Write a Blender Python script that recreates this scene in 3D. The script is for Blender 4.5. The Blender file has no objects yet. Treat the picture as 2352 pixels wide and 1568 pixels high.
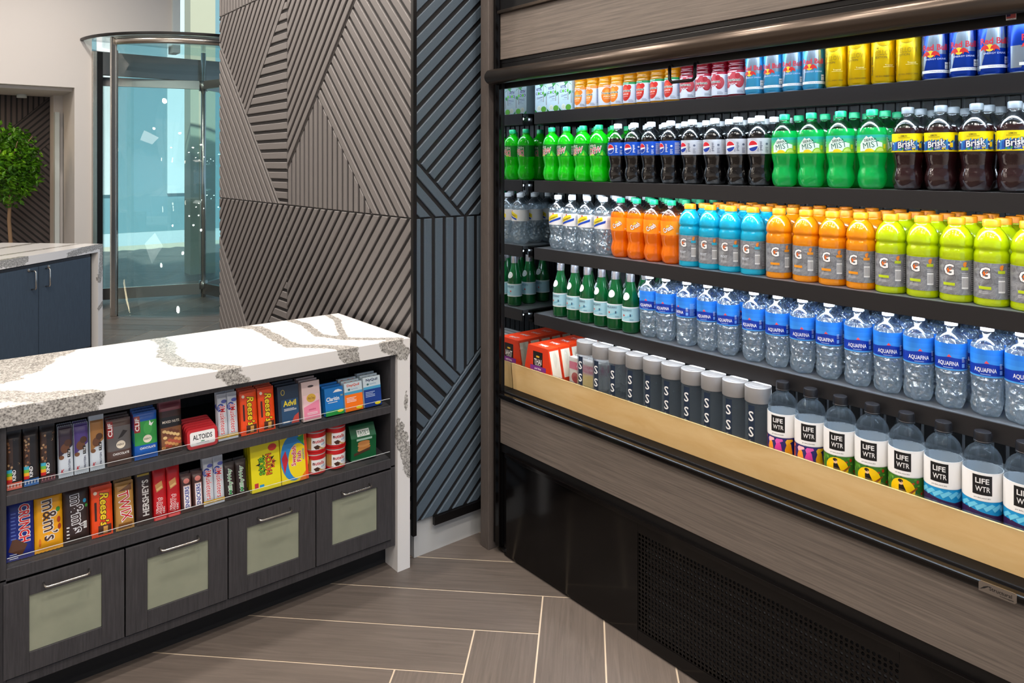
import bpy, bmesh, math, random
from mathutils import Vector, Matrix
random.seed(7)
SC = bpy.context.scene
COL = SC.collection
PI = math.pi

# ------------------------------------------------------------ camera, world, light, exposure
cd = bpy.data.cameras.new('camera'); cam = bpy.data.objects.new('camera', cd); COL.objects.link(cam)
cd.sensor_width = 36.0; cd.lens = 1695 / 2352 * 36; cd.shift_y = -407 / 2352; cd.clip_start = .02
cam.location = (0, 0, 1.6); cam.rotation_euler = (PI / 2, 0, -math.atan2(.63274, .77436))
SC.camera = cam
w = bpy.data.worlds.new('world'); SC.world = w; w.use_nodes = True
wb = w.node_tree.nodes['Background']; wb.inputs[0].default_value = (.62, .78, 1, 1); wb.inputs[1].default_value = .74
SC.view_settings.view_transform = 'Standard'; SC.view_settings.look = 'None'
SC.view_settings.exposure = 0.0; SC.view_settings.gamma = 1; SC.view_settings.use_curve_mapping = False
SC.cycles.max_bounces = 12; SC.cycles.transparent_max_bounces = 24; SC.cycles.transmission_bounces = 10
SC.cycles.glossy_bounces = 5; SC.cycles.diffuse_bounces = 3; SC.cycles.sample_clamp_indirect = 4.0
SC.cycles.use_denoising = True

def area(name, loc, size, power, col, rot=(0, 0, 0), sy=None, shape=None):
    l = bpy.data.lights.new(name, 'AREA'); l.energy = power; l.color = col; l.size = size
    if sy: l.shape = 'RECTANGLE'; l.size_y = sy
    if shape: l.shape = shape
    o = bpy.data.objects.new(name, l); COL.objects.link(o); o.location = loc; o.rotation_euler = rot
    return o
sd = bpy.data.lights.new('sun', 'SUN'); sd.energy = 7; sd.angle = .03; sd.color = (1, .97, .93); so = bpy.data.objects.new('sun', sd); COL.objects.link(so)
so.rotation_euler = Vector((.25, .62, -.74)).to_track_quat('-Z', 'Y').to_euler()
WARM = (1, .91, .82)
for lx in (-.6, .5, 1.5):            # recessed ceiling spots above the shop floor
    for ly in (-1.0, .35, 1.5):
        area('ceiling_spot', (lx, ly, 3.93), .16, 20, WARM, shape='DISK')
for lx, ly in ((.3, 2.9), (1.1, 2.9), (.3, 4.2), (1.1, 4.4), (-.6, 3.4), (.4, 6.2), (-.5, 7.5), (1.0, 7.9), (-1.4, 5.2)):
    area('ceiling_spot', (lx, ly, 3.93), .16, 27, WARM, shape='DISK')
area('recess_lamp', (.2, 9.75, 2.36), .9, 7, (1, .72, .45), sy=.12)
for sx, sy_ in ((-1.0, 0), (-1.6, 7.4)):
    area('ceiling_panel', (sx, sy_, 3.92), 1.2, 26, (1, .93, .85), sy=1.2)

# ------------------------------------------------------------ materials
MATS = {}
def srgb(c): return tuple((x / 12.92 if x <= .04045 else ((x + .055) / 1.055) ** 2.4) for x in [v / 255 for v in c]) + (1,)
def newmat(n):
    m = bpy.data.materials.new(n); m.use_nodes = True; MATS[n] = m
    return m, m.node_tree.nodes, m.node_tree.links, m.node_tree.nodes['Principled BSDF']
def pm(n, rgb, rough=.5, metal=0, coat=0, spec=.5, emit=0):
    m, N, L, p = newmat(n); p.inputs['Base Color'].default_value = srgb(rgb); p.inputs['Roughness'].default_value = rough
    p.inputs['Metallic'].default_value = metal; p.inputs['Coat Weight'].default_value = coat; p.inputs['Coat Roughness'].default_value = .05
    p.inputs['Specular IOR Level'].default_value = spec
    if emit: p.inputs['Emission Color'].default_value = srgb(rgb); p.inputs['Emission Strength'].default_value = emit
    return m
def C(*rgb):                                   # printed ink colour, named by value
    n = 'ink_%d_%d_%d' % rgb
    if n not in MATS: pm(n, rgb, .38)
    return n
def tex(N, L, scale=(1, 1, 1), coord='Object', rot=(0, 0, 0)):
    t = N.new('ShaderNodeTexCoord'); mp = N.new('ShaderNodeMapping'); mp.inputs['Scale'].default_value = scale; mp.inputs['Rotation'].default_value = rot
    L.new(t.outputs[coord], mp.inputs['Vector']); return mp.outputs[0]
def noise(N, L, vec, sc, det=4, rough=.6, dist=0):
    n = N.new('ShaderNodeTexNoise'); n.inputs['Scale'].default_value = sc; n.inputs['Detail'].default_value = det
    n.inputs['Roughness'].default_value = rough; n.inputs['Distortion'].default_value = dist; L.new(vec, n.inputs['Vector']); return n.outputs[0]
def ramp(N, L, fac, stops):
    r = N.new('ShaderNodeValToRGB'); e = r.color_ramp.elements
    while len(e) < len(stops): e.new(.5)
    for k, (p, c) in enumerate(stops): e[k].position = p; e[k].color = srgb(c)
    L.new(fac, r.inputs[0]); return r.outputs[0]
def bump(N, L, p, h, st, dist=.002):
    b = N.new('ShaderNodeBump'); b.inputs['Strength'].default_value = st; b.inputs['Distance'].default_value = dist
    L.new(h, b.inputs['Height']); L.new(b.outputs[0], p.inputs['Normal'])
def grain(n, c0, c1, scale, rough=.45, coord='Object', b=.15, ns=6):
    m, N, L, p = newmat(n); v = tex(N, L, scale, coord); f = noise(N, L, v, ns, 8, .7, .4)
    L.new(ramp(N, L, f, [(.3, c0), (.7, c1)]), p.inputs['Base Color']); p.inputs['Roughness'].default_value = rough
    bump(N, L, p, f, b); return m
grain('brown_laminate', (84, 77, 72), (126, 115, 106), (14, 1.2, 60), .42, ns=3)
grain('end_panel_laminate', (82, 74, 70), (102, 93, 87), (60, 60, 6), .5, ns=4)
grain('charcoal_wood', (50, 49, 52), (74, 72, 75), (60, 60, 3), .5, ns=3)
grain('navy_wood', (54, 67, 82), (68, 84, 101), (70, 70, 5), .5, ns=3)
grain('panel_taupe', (103, 99, 98), (112, 108, 106), (400, 400, 400), .5, ns=1)
grain('panel_blue', (74, 87, 98), (86, 100, 112), (400, 400, 400), .5, ns=1)
grain('panel_dark', (70, 62, 62), (82, 73, 72), (300, 300, 300), .6, ns=1)
pm('groove_black', (26, 24, 25), .6); pm('black_gloss', (9, 7, 7), .12, spec=.3); pm('black_satin', (13, 12, 13), .36, spec=.35)
pm('black_rail', (10, 9, 10), .5, spec=.12); pm('black_matte', (24, 24, 26), .7); pm('shelf_black', (40, 39, 41), .42, .3); pm('interior_grey', (96, 99, 104), .5)
pm('shelf_top', (120, 126, 132), .3, .5); pm('bar_bronze', (88, 78, 70), .28, .9); pm('chrome', (215, 210, 202), .22, 1); pm('steel', (170, 165, 160), .3, 1)
pm('white_wall', (212, 207, 203), .85); pm('ceiling_white', (200, 200, 202), .9); pm('plaster_grey', (190, 190, 188), .9)
pm('led_white', (225, 240, 255), .5, emit=46); pm('cap_white', (240, 242, 245), .35); pm('cap_green', (16, 165, 110), .4)
pm('cap_orange', (255, 150, 20), .4); pm('cap_grey', (120, 128, 134), .35); pm('cap_black', (26, 26, 30), .38)
pm('silver_cap', (176, 176, 178), .42, .35); pm('foil', (205, 205, 210), .22, .9); pm('lamp_bulb', (255, 240, 220), .5, emit=14)
m, N, L, p = newmat('frosted_glass'); v = tex(N, L, (9, 9, 9)); f = noise(N, L, v, 1, 3)
L.new(ramp(N, L, f, [(.2, (146, 152, 132)), (.8, (164, 167, 146))]), p.inputs['Base Color']); p.inputs['Roughness'].default_value = .3
m, N, L, p = newmat('tan_panel'); v = tex(N, L, (3, 2.2, 9)); f = noise(N, L, v, 2, 5, .6, .6)
L.new(ramp(N, L, f, [(.3, (226, 186, 124)), (.7, (238, 204, 146))]), p.inputs['Base Color']); p.inputs['Roughness'].default_value = .25; p.inputs['Coat Weight'].default_value = .5  # glossy tan with faint mottling, for the front guard
m, N, L, p = newmat('tile_wood'); v = tex(N, L, (2.5, 55, 1), 'UV'); f = noise(N, L, v, 1, 6, .65, 1.6)
a = N.new('ShaderNodeAttribute'); a.attribute_name = 'tone'; mx = N.new('ShaderNodeMath'); mx.operation = 'MULTIPLY_ADD'
L.new(f, mx.inputs[0]); mx.inputs[1].default_value = .75; L.new(a.outputs['Fac'], mx.inputs[2])
L.new(ramp(N, L, mx.outputs[0], [(.25, (82, 75, 70)), (.75, (120, 109, 101))]), p.inputs['Base Color']); p.inputs['Roughness'].default_value = .42; bump(N, L, p, f, .1)
pm('grout', (214, 196, 172), .8)
m, N, L, p = newmat('quartz'); v = tex(N, L); a = N.new('ShaderNodeAttribute'); a.attribute_name = 'vein'
n1 = noise(N, L, v, 26, 6, .7)
ad = N.new('ShaderNodeMath'); ad.operation = 'MULTIPLY_ADD'; L.new(n1, ad.inputs[0]); ad.inputs[1].default_value = .9; L.new(a.outputs['Fac'], ad.inputs[2])
mk = ramp(N, L, ad.outputs[0], [(.93, (0, 0, 0)), (.99, (255, 255, 255))])
vo = N.new('ShaderNodeTexVoronoi'); vo.inputs['Scale'].default_value = 170; L.new(v, vo.inputs['Vector'])
sp = ramp(N, L, vo.outputs['Distance'], [(.18, (58, 55, 54)), (.4, (146, 143, 138)), (.7, (204, 201, 195))])
n2 = noise(N, L, v, 95, 4, .7); sp2 = ramp(N, L, n2, [(.4, (108, 105, 102)), (.62, (224, 221, 215))])
m2 = N.new('ShaderNodeMixRGB'); m2.inputs[0].default_value = .5; L.new(sp, m2.inputs[1]); L.new(sp2, m2.inputs[2])
m3 = N.new('ShaderNodeMixRGB'); L.new(mk, m3.inputs[0]); m3.inputs[1].default_value = srgb((240, 238, 236)); L.new(m2.outputs[0], m3.inputs[2])
L.new(m3.outputs[0], p.inputs['Base Color']); p.inputs['Roughness'].default_value = .12
m, N, L, p = newmat('granite'); v = tex(N, L); f = noise(N, L, v, 30, 5, .8); L.new(ramp(N, L, f, [(.4, (40, 52, 58)), (.65, (120, 132, 134))]), p.inputs['Base Color'])
m, N, L, p = newmat('foliage'); v = tex(N, L); f = noise(N, L, v, 9, 3); L.new(ramp(N, L, f, [(.35, (38, 84, 8)), (.6, (92, 150, 14)), (.75, (150, 196, 30))]), p.inputs['Base Color']); p.inputs['Roughness'].default_value = .45
pm('bark', (140, 112, 84), .8); pm('pot_grey', (96, 92, 90), .6)
m, N, L, p = newmat('mirror'); p.inputs['Base Color'].default_value = (.6, .62, .62, 1); p.inputs['Metallic'].default_value = 1; p.inputs['Roughness'].default_value = .02

def thin(n, tint, refl=.12, rough=.02, tr=1.0):           # sheet glass or clear film: lets light through, reflects a little
    m, N, L, p = newmat(n); N.remove(p); out = N['Material Output']
    t = N.new('ShaderNodeBsdfTransparent'); t.inputs[0].default_value = tuple(tint) + (1,)
    g = N.new('ShaderNodeBsdfGlossy'); g.inputs['Roughness'].default_value = rough
    lw = N.new('ShaderNodeLayerWeight'); pw = N.new('ShaderNodeMath'); pw.operation = 'POWER'; L.new(lw.outputs['Facing'], pw.inputs[0]); pw.inputs[1].default_value = 5
    fr = N.new('ShaderNodeMath'); fr.operation = 'MULTIPLY_ADD'; L.new(pw.outputs[0], fr.inputs[0]); fr.inputs[1].default_value = .8; fr.inputs[2].default_value = refl
    mx = N.new('ShaderNodeMixShader'); L.new(fr.outputs[0], mx.inputs[0]); L.new(t.outputs[0], mx.inputs[1]); L.new(g.outputs[0], mx.inputs[2])
    L.new(mx.outputs[0], out.inputs[0]); return m
thin('acrylic', (.95, .97, .97), .05); thin('teal_glass', (.89, .97, .975), .06)
thin('headspace', (.86, .9, .92), .16, .1); thin('headspace_green', (.25, .88, .5), .16, .1)

def water(n, tint, mixf=.45, ior=1.3, ribs=0.0, haze=.15):          # filled clear bottle
    m, N, L, p = newmat(n); out = N['Material Output']
    p.inputs['Base Color'].default_value = tuple(tint) + (1,); p.inputs['Transmission Weight'].default_value = 1
    p.inputs['IOR'].default_value = ior; p.inputs['Roughness'].default_value = .04
    v = tex(N, L); f = noise(N, L, v, 42, 2, .5, 1.8); bump(N, L, p, f, ribs, .012)
    t = N.new('ShaderNodeBsdfTransparent'); t.inputs[0].default_value = tuple(tint) + (1,)
    mx = N.new('ShaderNodeMixShader'); mx.inputs[0].default_value = mixf; L.new(p.outputs[0], mx.inputs[1]); L.new(t.outputs[0], mx.inputs[2])
    if haze > .1:                                          # glints from the moulded facets
        vr = N.new('ShaderNodeTexVoronoi'); vr.inputs['Scale'].default_value = 75; vr.feature = 'SMOOTH_F1'; L.new(v, vr.inputs['Vector'])
        gl = N.new('ShaderNodeBsdfGlossy'); gl.inputs['Roughness'].default_value = .14; gl.inputs[0].default_value = (.84, .94, 1, 1)
        b2 = N.new('ShaderNodeBump'); b2.inputs['Strength'].default_value = 1; b2.inputs['Distance'].default_value = .02; L.new(vr.outputs['Distance'], b2.inputs['Height']); L.new(b2.outputs[0], gl.inputs['Normal'])
        m6 = N.new('ShaderNodeMixShader'); m6.inputs[0].default_value = .3; L.new(mx.outputs[0], m6.inputs[1]); L.new(gl.outputs[0], m6.inputs[2]); mx = m6
    df = N.new('ShaderNodeBsdfTranslucent'); df.inputs[0].default_value = (.66, .84, 1, 1); dd = N.new('ShaderNodeBsdfDiffuse'); dd.inputs[0].default_value = (.66, .84, 1, 1)  # pale blue diffuse share stands in for light refracted and reflected in the bottle
    m5 = N.new('ShaderNodeMixShader'); L.new(df.outputs[0], m5.inputs[1]); L.new(dd.outputs[0], m5.inputs[2])
    m4 = N.new('ShaderNodeMixShader'); m4.inputs[0].default_value = haze; L.new(mx.outputs[0], m4.inputs[1]); L.new(m5.outputs[0], m4.inputs[2])
    L.new(m4.outputs[0], out.inputs[0])
water('water_ribbed', (.95, .98, 1), .35, 1.33, 1.0, .2); water('water_plain', (.84, .90, .95), .55, 1.25, .1, .035); water('water_tall', (.95, .96, .97), .6, 1.25, .15, .095); water('soda_clear', (.96, .98, .99), .5, 1.33, .6, .14)
def drink(n, rgb, rgb2, trans=.35, rough=.12):            # coloured drink seen through shiny plastic
    m, N, L, p = newmat(n); out = N['Material Output']; p.inputs['Base Color'].default_value = srgb(rgb); p.inputs['Roughness'].default_value = rough
    p.inputs['Coat Weight'].default_value = 1; p.inputs['Coat Roughness'].default_value = .06
    v = tex(N, L); f = noise(N, L, v, 70, 2, .5, .8); bump(N, L, p, f, .25, .003)
    t = N.new('ShaderNodeBsdfTranslucent'); t.inputs[0].default_value = srgb(rgb2)
    mx = N.new('ShaderNodeMixShader'); mx.inputs[0].default_value = trans; L.new(p.outputs[0], mx.inputs[1]); L.new(t.outputs[0], mx.inputs[2]); L.new(mx.outputs[0], out.inputs[0])
drink('lime_soda', (20, 215, 20), (60, 255, 30)); drink('cola', (5, 4, 5), (30, 10, 8), .0, .05); drink('green_soda', (10, 190, 92), (30, 240, 120), .4)
drink('tea', (42, 20, 22), (90, 30, 30), .15); drink('orange_soda', (255, 130, 0), (255, 140, 0)); drink('ice_blue', (20, 190, 226), (40, 210, 250))
drink('sport_orange', (255, 160, 10), (255, 170, 0)); drink('sport_lime', (205, 225, 10), (215, 240, 0)); drink('juice_orange', (255, 175, 10), (255, 190, 0))
drink('juice_apple', (214, 150, 10), (240, 180, 10), .5); drink('juice_red', (120, 8, 30), (190, 10, 40), .4); drink('green_glass', (6, 92, 44), (10, 130, 60), .4, .05)
m, N, L, p = newmat('label_crinkle'); v = tex(N, L); f = noise(N, L, v, 45, 3, .6, 1.5); L.new(ramp(N, L, f, [(.3, (118, 120, 124)), (.7, (170, 172, 176))]), p.inputs['Base Color'])
p.inputs['Roughness'].default_value = .3; p.inputs['Metallic'].default_value = .3; bump(N, L, p, f, .5, .004)
for nm, c, mt in (('can_blue', (16, 62, 170), .6), ('can_lightblue', (70, 170, 215), .6), ('can_silver', (150, 165, 180), .7), ('can_yellow', (226, 186, 0), .55)): pm(nm, c, .27, mt)
m, N, L, p = newmat('teal_building'); v = tex(N, L); b = N.new('ShaderNodeTexBrick'); L.new(v, b.inputs['Vector']); b.inputs['Scale'].default_value = 1.0
b.inputs['Color1'].default_value = srgb((200, 222, 222)); b.inputs['Color2'].default_value = srgb((214, 232, 230)); b.inputs['Mortar'].default_value = srgb((120, 150, 156))
L.new(b.outputs[0], p.inputs['Base Color'])
pm('pale_stone', (205, 214, 214), .8); pm('sidewalk', (200, 205, 205), .8); pm('beige_stone', (196, 186, 160), .8)

# ------------------------------------------------------------ mesh collector
class M:
    def __init__(s): s.v = []; s.f = []; s.m = []; s.s = []; s.mats = []
    def mi(s, n):
        if n not in s.mats: s.mats.append(n)
        return s.mats.index(n)
    def add(s, vs, fs, mat, smooth=False):
        b = len(s.v); s.v += [tuple(v) for v in vs]; k = s.mi(mat) if isinstance(mat, str) else None
        for i, f in enumerate(fs):
            s.f.append([b + j for j in f]); s.m.append(k if k is not None else s.mi(mat[i])); s.s.append(smooth)
        return s
    def box(s, x0, x1, y0, y1, z0, z1, mat):
        return s.add([(x, y, z) for x in (x0, x1) for y in (y0, y1) for z in (z0, z1)],
                     [(0, 1, 3, 2), (4, 6, 7, 5), (0, 4, 5, 1), (2, 3, 7, 6), (0, 2, 6, 4), (1, 5, 7, 3)], mat)
    def prism(s, poly, fn, h0, h1, mat, inset=0):          # poly in 2D, fn(u, v, h) -> 3D; inset chamfers the top
        n = len(poly); cx = sum(p[0] for p in poly) / n; cy = sum(p[1] for p in poly) / n
        s.add([fn(u, v, h0) for u, v in poly] + [fn(u, v, h1) for u, v in poly],
              [tuple(range(n))[::-1], tuple(range(n, 2 * n))] + [(i, (i + 1) % n, n + (i + 1) % n, n + i) for i in range(n)], mat)
        return s
    def lathe(s, prof, mat, seg=28, c=(0, 0), mod=None, smooth=True, cap=True):
        vs = []; cut = [0]                                # crisp edges: the profile is split where it turns sharply
        for i in range(1, len(prof) - 1):
            a = math.atan2(prof[i][1] - prof[i - 1][1], prof[i][0] - prof[i - 1][0]); b = math.atan2(prof[i + 1][1] - prof[i][1], prof[i + 1][0] - prof[i][0])
            if abs((b - a + PI) % (2 * PI) - PI) > .65: cut.append(i)
        if len(cut) > 1 and smooth:
            cut.append(len(prof) - 1)
            for j in range(len(cut) - 1):
                sub = prof[cut[j]:cut[j + 1] + 1]; s.lathe_run(sub, mat, seg, c, mod, smooth)
            if cap:
                for q, fl in ((0, True), (-1, False)):
                    r, z = prof[q]; ring_ = [(c[0] + r * (mod(2 * PI * k / seg, z) if mod else 1) * math.cos(2 * PI * k / seg), c[1] + r * (mod(2 * PI * k / seg, z) if mod else 1) * math.sin(2 * PI * k / seg), z) for k in range(seg)]
                    mt = mat if isinstance(mat, str) else mat(z + (.0005 if q == 0 else -.0005)); s.add(ring_, [tuple(range(seg))[::-1] if fl else tuple(range(seg))], mt)
            return s
        s.lathe_run(prof, mat, seg, c, mod, smooth, cap); return s
    def lathe_run(s, prof, mat, seg, c, mod, smooth, cap=False):
        vs = []
        for r, z in prof:
            for k in range(seg):
                a = 2 * PI * k / seg; rr = r * (mod(a, z) if mod else 1)
                vs.append((c[0] + rr * math.cos(a), c[1] + rr * math.sin(a), z))
        fs = []; ms = []
        for i in range(len(prof) - 1):
            mt = mat if isinstance(mat, str) else mat((prof[i][1] + prof[i + 1][1]) / 2)
            for k in range(seg):
                fs.append((i * seg + k, i * seg + (k + 1) % seg, (i + 1) * seg + (k + 1) % seg, (i + 1) * seg + k)); ms.append(mt)
        if cap:
            fs.append(tuple(range(seg))[::-1]); ms.append(ms[0]); fs.append(tuple((len(prof) - 1) * seg + k for k in range(seg))); ms.append(ms[-2])
        return s.add(vs, fs, ms, smooth)
    def tube(s, pts, r, mat, seg=8):
        P = [Vector(p) for p in pts]; vs = []; up = None
        for i, q in enumerate(P):
            t = (P[min(i + 1, len(P) - 1)] - P[max(i - 1, 0)]).normalized()
            if up is None: up = t.orthogonal().normalized()
            up = (up - t * up.dot(t)).normalized(); w_ = t.cross(up)
            rr = r[i] if isinstance(r, (list, tuple)) else r
            for k in range(seg):
                a = 2 * PI * k / seg; vs.append(q + rr * (math.cos(a) * up + math.sin(a) * w_))
        fs = [(i * seg + k, i * seg + (k + 1) % seg, (i + 1) * seg + (k + 1) % seg, (i + 1) * seg + k) for i in range(len(P) - 1) for k in range(seg)]
        fs += [tuple(range(seg))[::-1], tuple((len(P) - 1) * seg + k for k in range(seg))]
        return s.add(vs, fs, mat, True)
    def build(s, name, parent=None, bevel=0):
        me = bpy.data.meshes.new(name); me.from_pydata(s.v, [], s.f); me.update()
        for n in s.mats: me.materials.append(MATS[n])
        me.polygons.foreach_set('material_index', s.m); me.polygons.foreach_set('use_smooth', s.s)
        o = bpy.data.objects.new(name, me); COL.objects.link(o)
        if parent: o.parent = parent
        if bevel:
            b = o.modifiers.new('bevel', 'BEVEL'); b.width = bevel; b.segments = 2; b.limit_method = 'ANGLE'
        return o
def tag(o, label, cat, group=None):
    o['label'] = label; o['category'] = cat
    if group: o['group'] = group
    return o
def empty(name, loc=(0, 0, 0), rz=0, label=None, cat=None, group=None):
    o = bpy.data.objects.new(name, None); COL.objects.link(o); o.location = loc; o.rotation_euler = (0, 0, rz); o.empty_display_size = .05
    if label: tag(o, label, cat, group)
    return o
def structure(o): o['kind'] = 'structure'; return o
def copy_tree(o, parent=None):
    c = o.copy(); COL.objects.link(c)
    if parent: c.parent = parent
    for ch in list(o.children): copy_tree(ch, c)
    return c
ORD = ['first', 'second', 'third', 'fourth', 'fifth', 'sixth', 'seventh', 'eighth', 'ninth', 'tenth', 'eleventh', 'twelfth', 'thirteenth', 'fourteenth', 'fifteenth']

# ------------------------------------------------------------ printed artwork
GC = {}
def glyph(t, bold=0, shear=0):
    k = (t, bold, shear)
    if k not in GC:
        cu = bpy.data.curves.new('lettering', 'FONT'); cu.body = t; cu.size = 1; cu.offset = bold; cu.shear = shear; cu.resolution_u = 2; cu.fill_mode = 'FRONT'
        o = bpy.data.objects.new('lettering', cu); COL.objects.link(o)
        dg = bpy.context.evaluated_depsgraph_get(); me = o.evaluated_get(dg).to_mesh()
        GC[k] = ([(v.co.x, v.co.y) for v in me.vertices], [tuple(p.vertices) for p in me.polygons])
        o.evaluated_get(dg).to_mesh_clear(); bpy.data.objects.remove(o); bpy.data.curves.remove(cu)
    return GC[k]
def T(t, u, v, wd, ht, col, rot=0, bold=.01, shear=0, out=None, ow=.05):     # text centred at u, v and scaled to wd x ht
    bold = min(bold, .008 if any(k in t for k in 'MWm') else .025)
    V, F = glyph(t, bold, shear)
    x0 = min(p[0] for p in V); x1 = max(p[0] for p in V); y0 = min(p[1] for p in V); y1 = max(p[1] for p in V)
    sx = wd / max(x1 - x0, 1e-6); sy = ht / max(y1 - y0, 1e-6); cx = (x0 + x1) / 2; cy = (y0 + y1) / 2; c = math.cos(rot); s = math.sin(rot)
    def tr(vs): return [(u + c * (x - cx) * sx - s * (y - cy) * sy, v + s * (x - cx) * sx + c * (y - cy) * sy) for x, y in vs]
    res = []
    if out:
        VO, FO = glyph(t, bold + min(ow, .05), shear); res.append((tr(VO), FO, out))
    res.append((tr(V), F, col)); return res
def P(pts, col): return [(list(pts), [tuple(range(len(pts)))], col)]
def R(u0, u1, v0, v1, col): return P([(u0, v0), (u1, v0), (u1, v1), (u0, v1)], col)
def D(u, v, ru, rv, col, a0=0, a1=2 * PI, n=20): return P([(u + ru * math.cos(a0 + (a1 - a0) * k / n), v + rv * math.sin(a0 + (a1 - a0) * k / n)) for k in range(n if a1 - a0 > 6.2 else n + 1)], col)
def rotp(it, a, u=0, v=0):
    c = math.cos(a); s = math.sin(a); return [([(u + c * (x - u) - s * (y - v), v + s * (x - u) + c * (y - v)) for x, y in V], F, m_) for V, F, m_ in it]
def art(mm, items, fn, step=0, off0=.0003, doff=.00007, stepv=0):
    doff = min(doff, .0007 / max(1, len(items)))
    for k, (V, F, mat) in enumerate(items):
        bm = bmesh.new(); vs = [bm.verts.new((x, y, 0)) for x, y in V]
        for f in F:
            try: bm.faces.new([vs[i] for i in f])
            except ValueError: pass
        if step:
            x0 = min(p[0] for p in V); x1 = max(p[0] for p in V); q = math.floor(x0 / step) * step + step
            while q < x1:
                g = bm.verts[:] + bm.edges[:] + bm.faces[:]
                bmesh.ops.bisect_plane(bm, geom=g, dist=1e-7, plane_co=(q, 0, 0), plane_no=(1, 0, 0)); q += step
        if stepv:
            y0 = min(p[1] for p in V); y1 = max(p[1] for p in V); q = math.floor(y0 / stepv) * stepv + stepv
            while q < y1:
                bmesh.ops.bisect_plane(bm, geom=bm.verts[:] + bm.edges[:] + bm.faces[:], dist=1e-7, plane_co=(0, q, 0), plane_no=(0, 1, 0)); q += stepv
        bm.verts.index_update(); o = off0 + doff * k
        bm.normal_update()
        mm.add([fn(v.co.x, v.co.y, o) for v in bm.verts], [tuple(v.index for v in (f.verts if f.normal.z >= 0 else reversed(f.verts))) for f in bm.faces], mat)
        bm.free()
def cylmap(r):
    return lambda u, v, o: ((r + o) * math.sin(u / r), -(r + o) * math.cos(u / r), v)
def flatmap(y=0): return lambda u, v, o: (u, y - o, v)
W_ = C(245, 245, 245); K_ = C(22, 22, 24)
def sleeve(name, r, z0, z1, base, items, parent, seg=32):
    mm = M(); mm.lathe([(r - .0012, z0 + .0002), (r, z0 + .0004), (r, z1 - .0004), (r - .0012, z1 - .0002)], base, seg, cap=False)
    art(mm, items, cylmap(r), .004); return mm.build(name, parent)
def lines(u0, u1, v0, v1, n, col, th=.35):
    res = []; h = (v1 - v0) / n
    for k in range(n): res += R(u0, u1 - (.2 * (u1 - u0) if k % 3 == 2 else 0), v0 + k * h, v0 + k * h + h * th, col)
    return res
def barcode(u0, u1, v0, v1):
    res = R(u0, u1, v0, v1, W_); n = 9; w_ = (u1 - u0) / n
    for k in range(n): res += R(u0 + k * w_ + w_ * .2, u0 + k * w_ + w_ * (.45 + .3 * (k % 2)), v0 + (v1 - v0) * .12, v1 - (v1 - v0) * .12, K_)
    return res
def star(u, v, r, col): return P([(u + (r if k % 2 == 0 else r * .42) * math.sin(k * PI / 5), v + (r if k % 2 == 0 else r * .42) * math.cos(k * PI / 5)) for k in range(10)], col)

# ------------------------------------------------------------ drinks: one of each kind
def cap_mesh(r, z0, z1, mat, parent):
    mm = M(); mod = lambda a, z: 1 + .018 * math.cos(24 * a) if z < z1 - .002 else 1
    mm.lathe([(r, z0), (r, z1 - .0025), (r - .0012, z1 - .0005), (r - .004, z1)], mat, 48, mod=mod); return mm.build('cap', parent)
def ring(mm, r, z, mat): mm.lathe([(r - .002, z - .0012), (r, z), (r - .002, z + .0012)], mat, 24, cap=False)
def smoothp(pts, n=4):                                  # Catmull-Rom through the profile
    res = []
    for i in range(len(pts) - 1):
        p0 = pts[max(i - 1, 0)]; p1 = pts[i]; p2 = pts[i + 1]; p3 = pts[min(i + 2, len(pts) - 1)]
        for k in range(n):
            t = k / n; res.append(tuple(.5 * (2 * p1[j] + (p2[j] - p0[j]) * t + (2 * p0[j] - 5 * p1[j] + 4 * p2[j] - p3[j]) * t * t + (3 * p1[j] - p0[j] - 3 * p2[j] + p3[j]) * t ** 3) for j in (0, 1)))
    return res + [pts[-1]]
SODA = smoothp([(.024, 0), (.033, .006), (.037, .022), (.0375, .034), (.0345, .05), (.032, .062), (.0345, .078), (.0376, .094), (.038, .102)], 3) + [(.0378, .103), (.0378, .150)] + \
    smoothp([(.038, .152), (.0368, .162), (.033, .174), (.026, .185), (.0175, .194), (.0138, .199), (.0135, .205)], 3)
def petal(z1, amp=.12, n=5):
    return lambda a, z: 1 - amp * max(0, 1 - z / z1) * (.5 + .5 * math.cos(n * a))
def soda(name, liquid, head, capm, base, items, level=.166):
    r = empty(name); mm = M(); mm.lathe(SODA, lambda z: liquid if z < level else head, 32, mod=petal(.03))
    mm.lathe([(.0165, .2005), (.0165, .2025)], head, 20); mm.build('bottle_body', r)
    sleeve('label', .0385, .1005, .1505, base, items, r); cap_mesh(.0152, .2045, .222, capm, r); return r
def globe(u, v, r):
    it = D(u, v, r * 1.08, r * 1.08, W_)
    it += D(u, v, r, r, C(225, 30, 45), .25, PI - .1) + D(u, v, r, r, C(20, 60, 160), PI + .45, 2 * PI - .02)
    return it
def pepsi(base, tc, extra=None):
    it = globe(-.016, .1255, .0165) + T('pepsi', .0105, .1255, .028, .0105, tc, PI / 2, .012)
    if extra: it += T(extra, .0015, .114, .012, .004, tc, PI / 2)
    it += lines(.024, .033, .106, .124, 4, tc) + D(.0285, .132, .004, .0035, tc) + lines(.04, .062, .105, .146, 12, W_)
    it += R(-.06, -.05, .104, .147, tc); return it
PROTO = {}
g1 = C(200, 30, 30)
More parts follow.
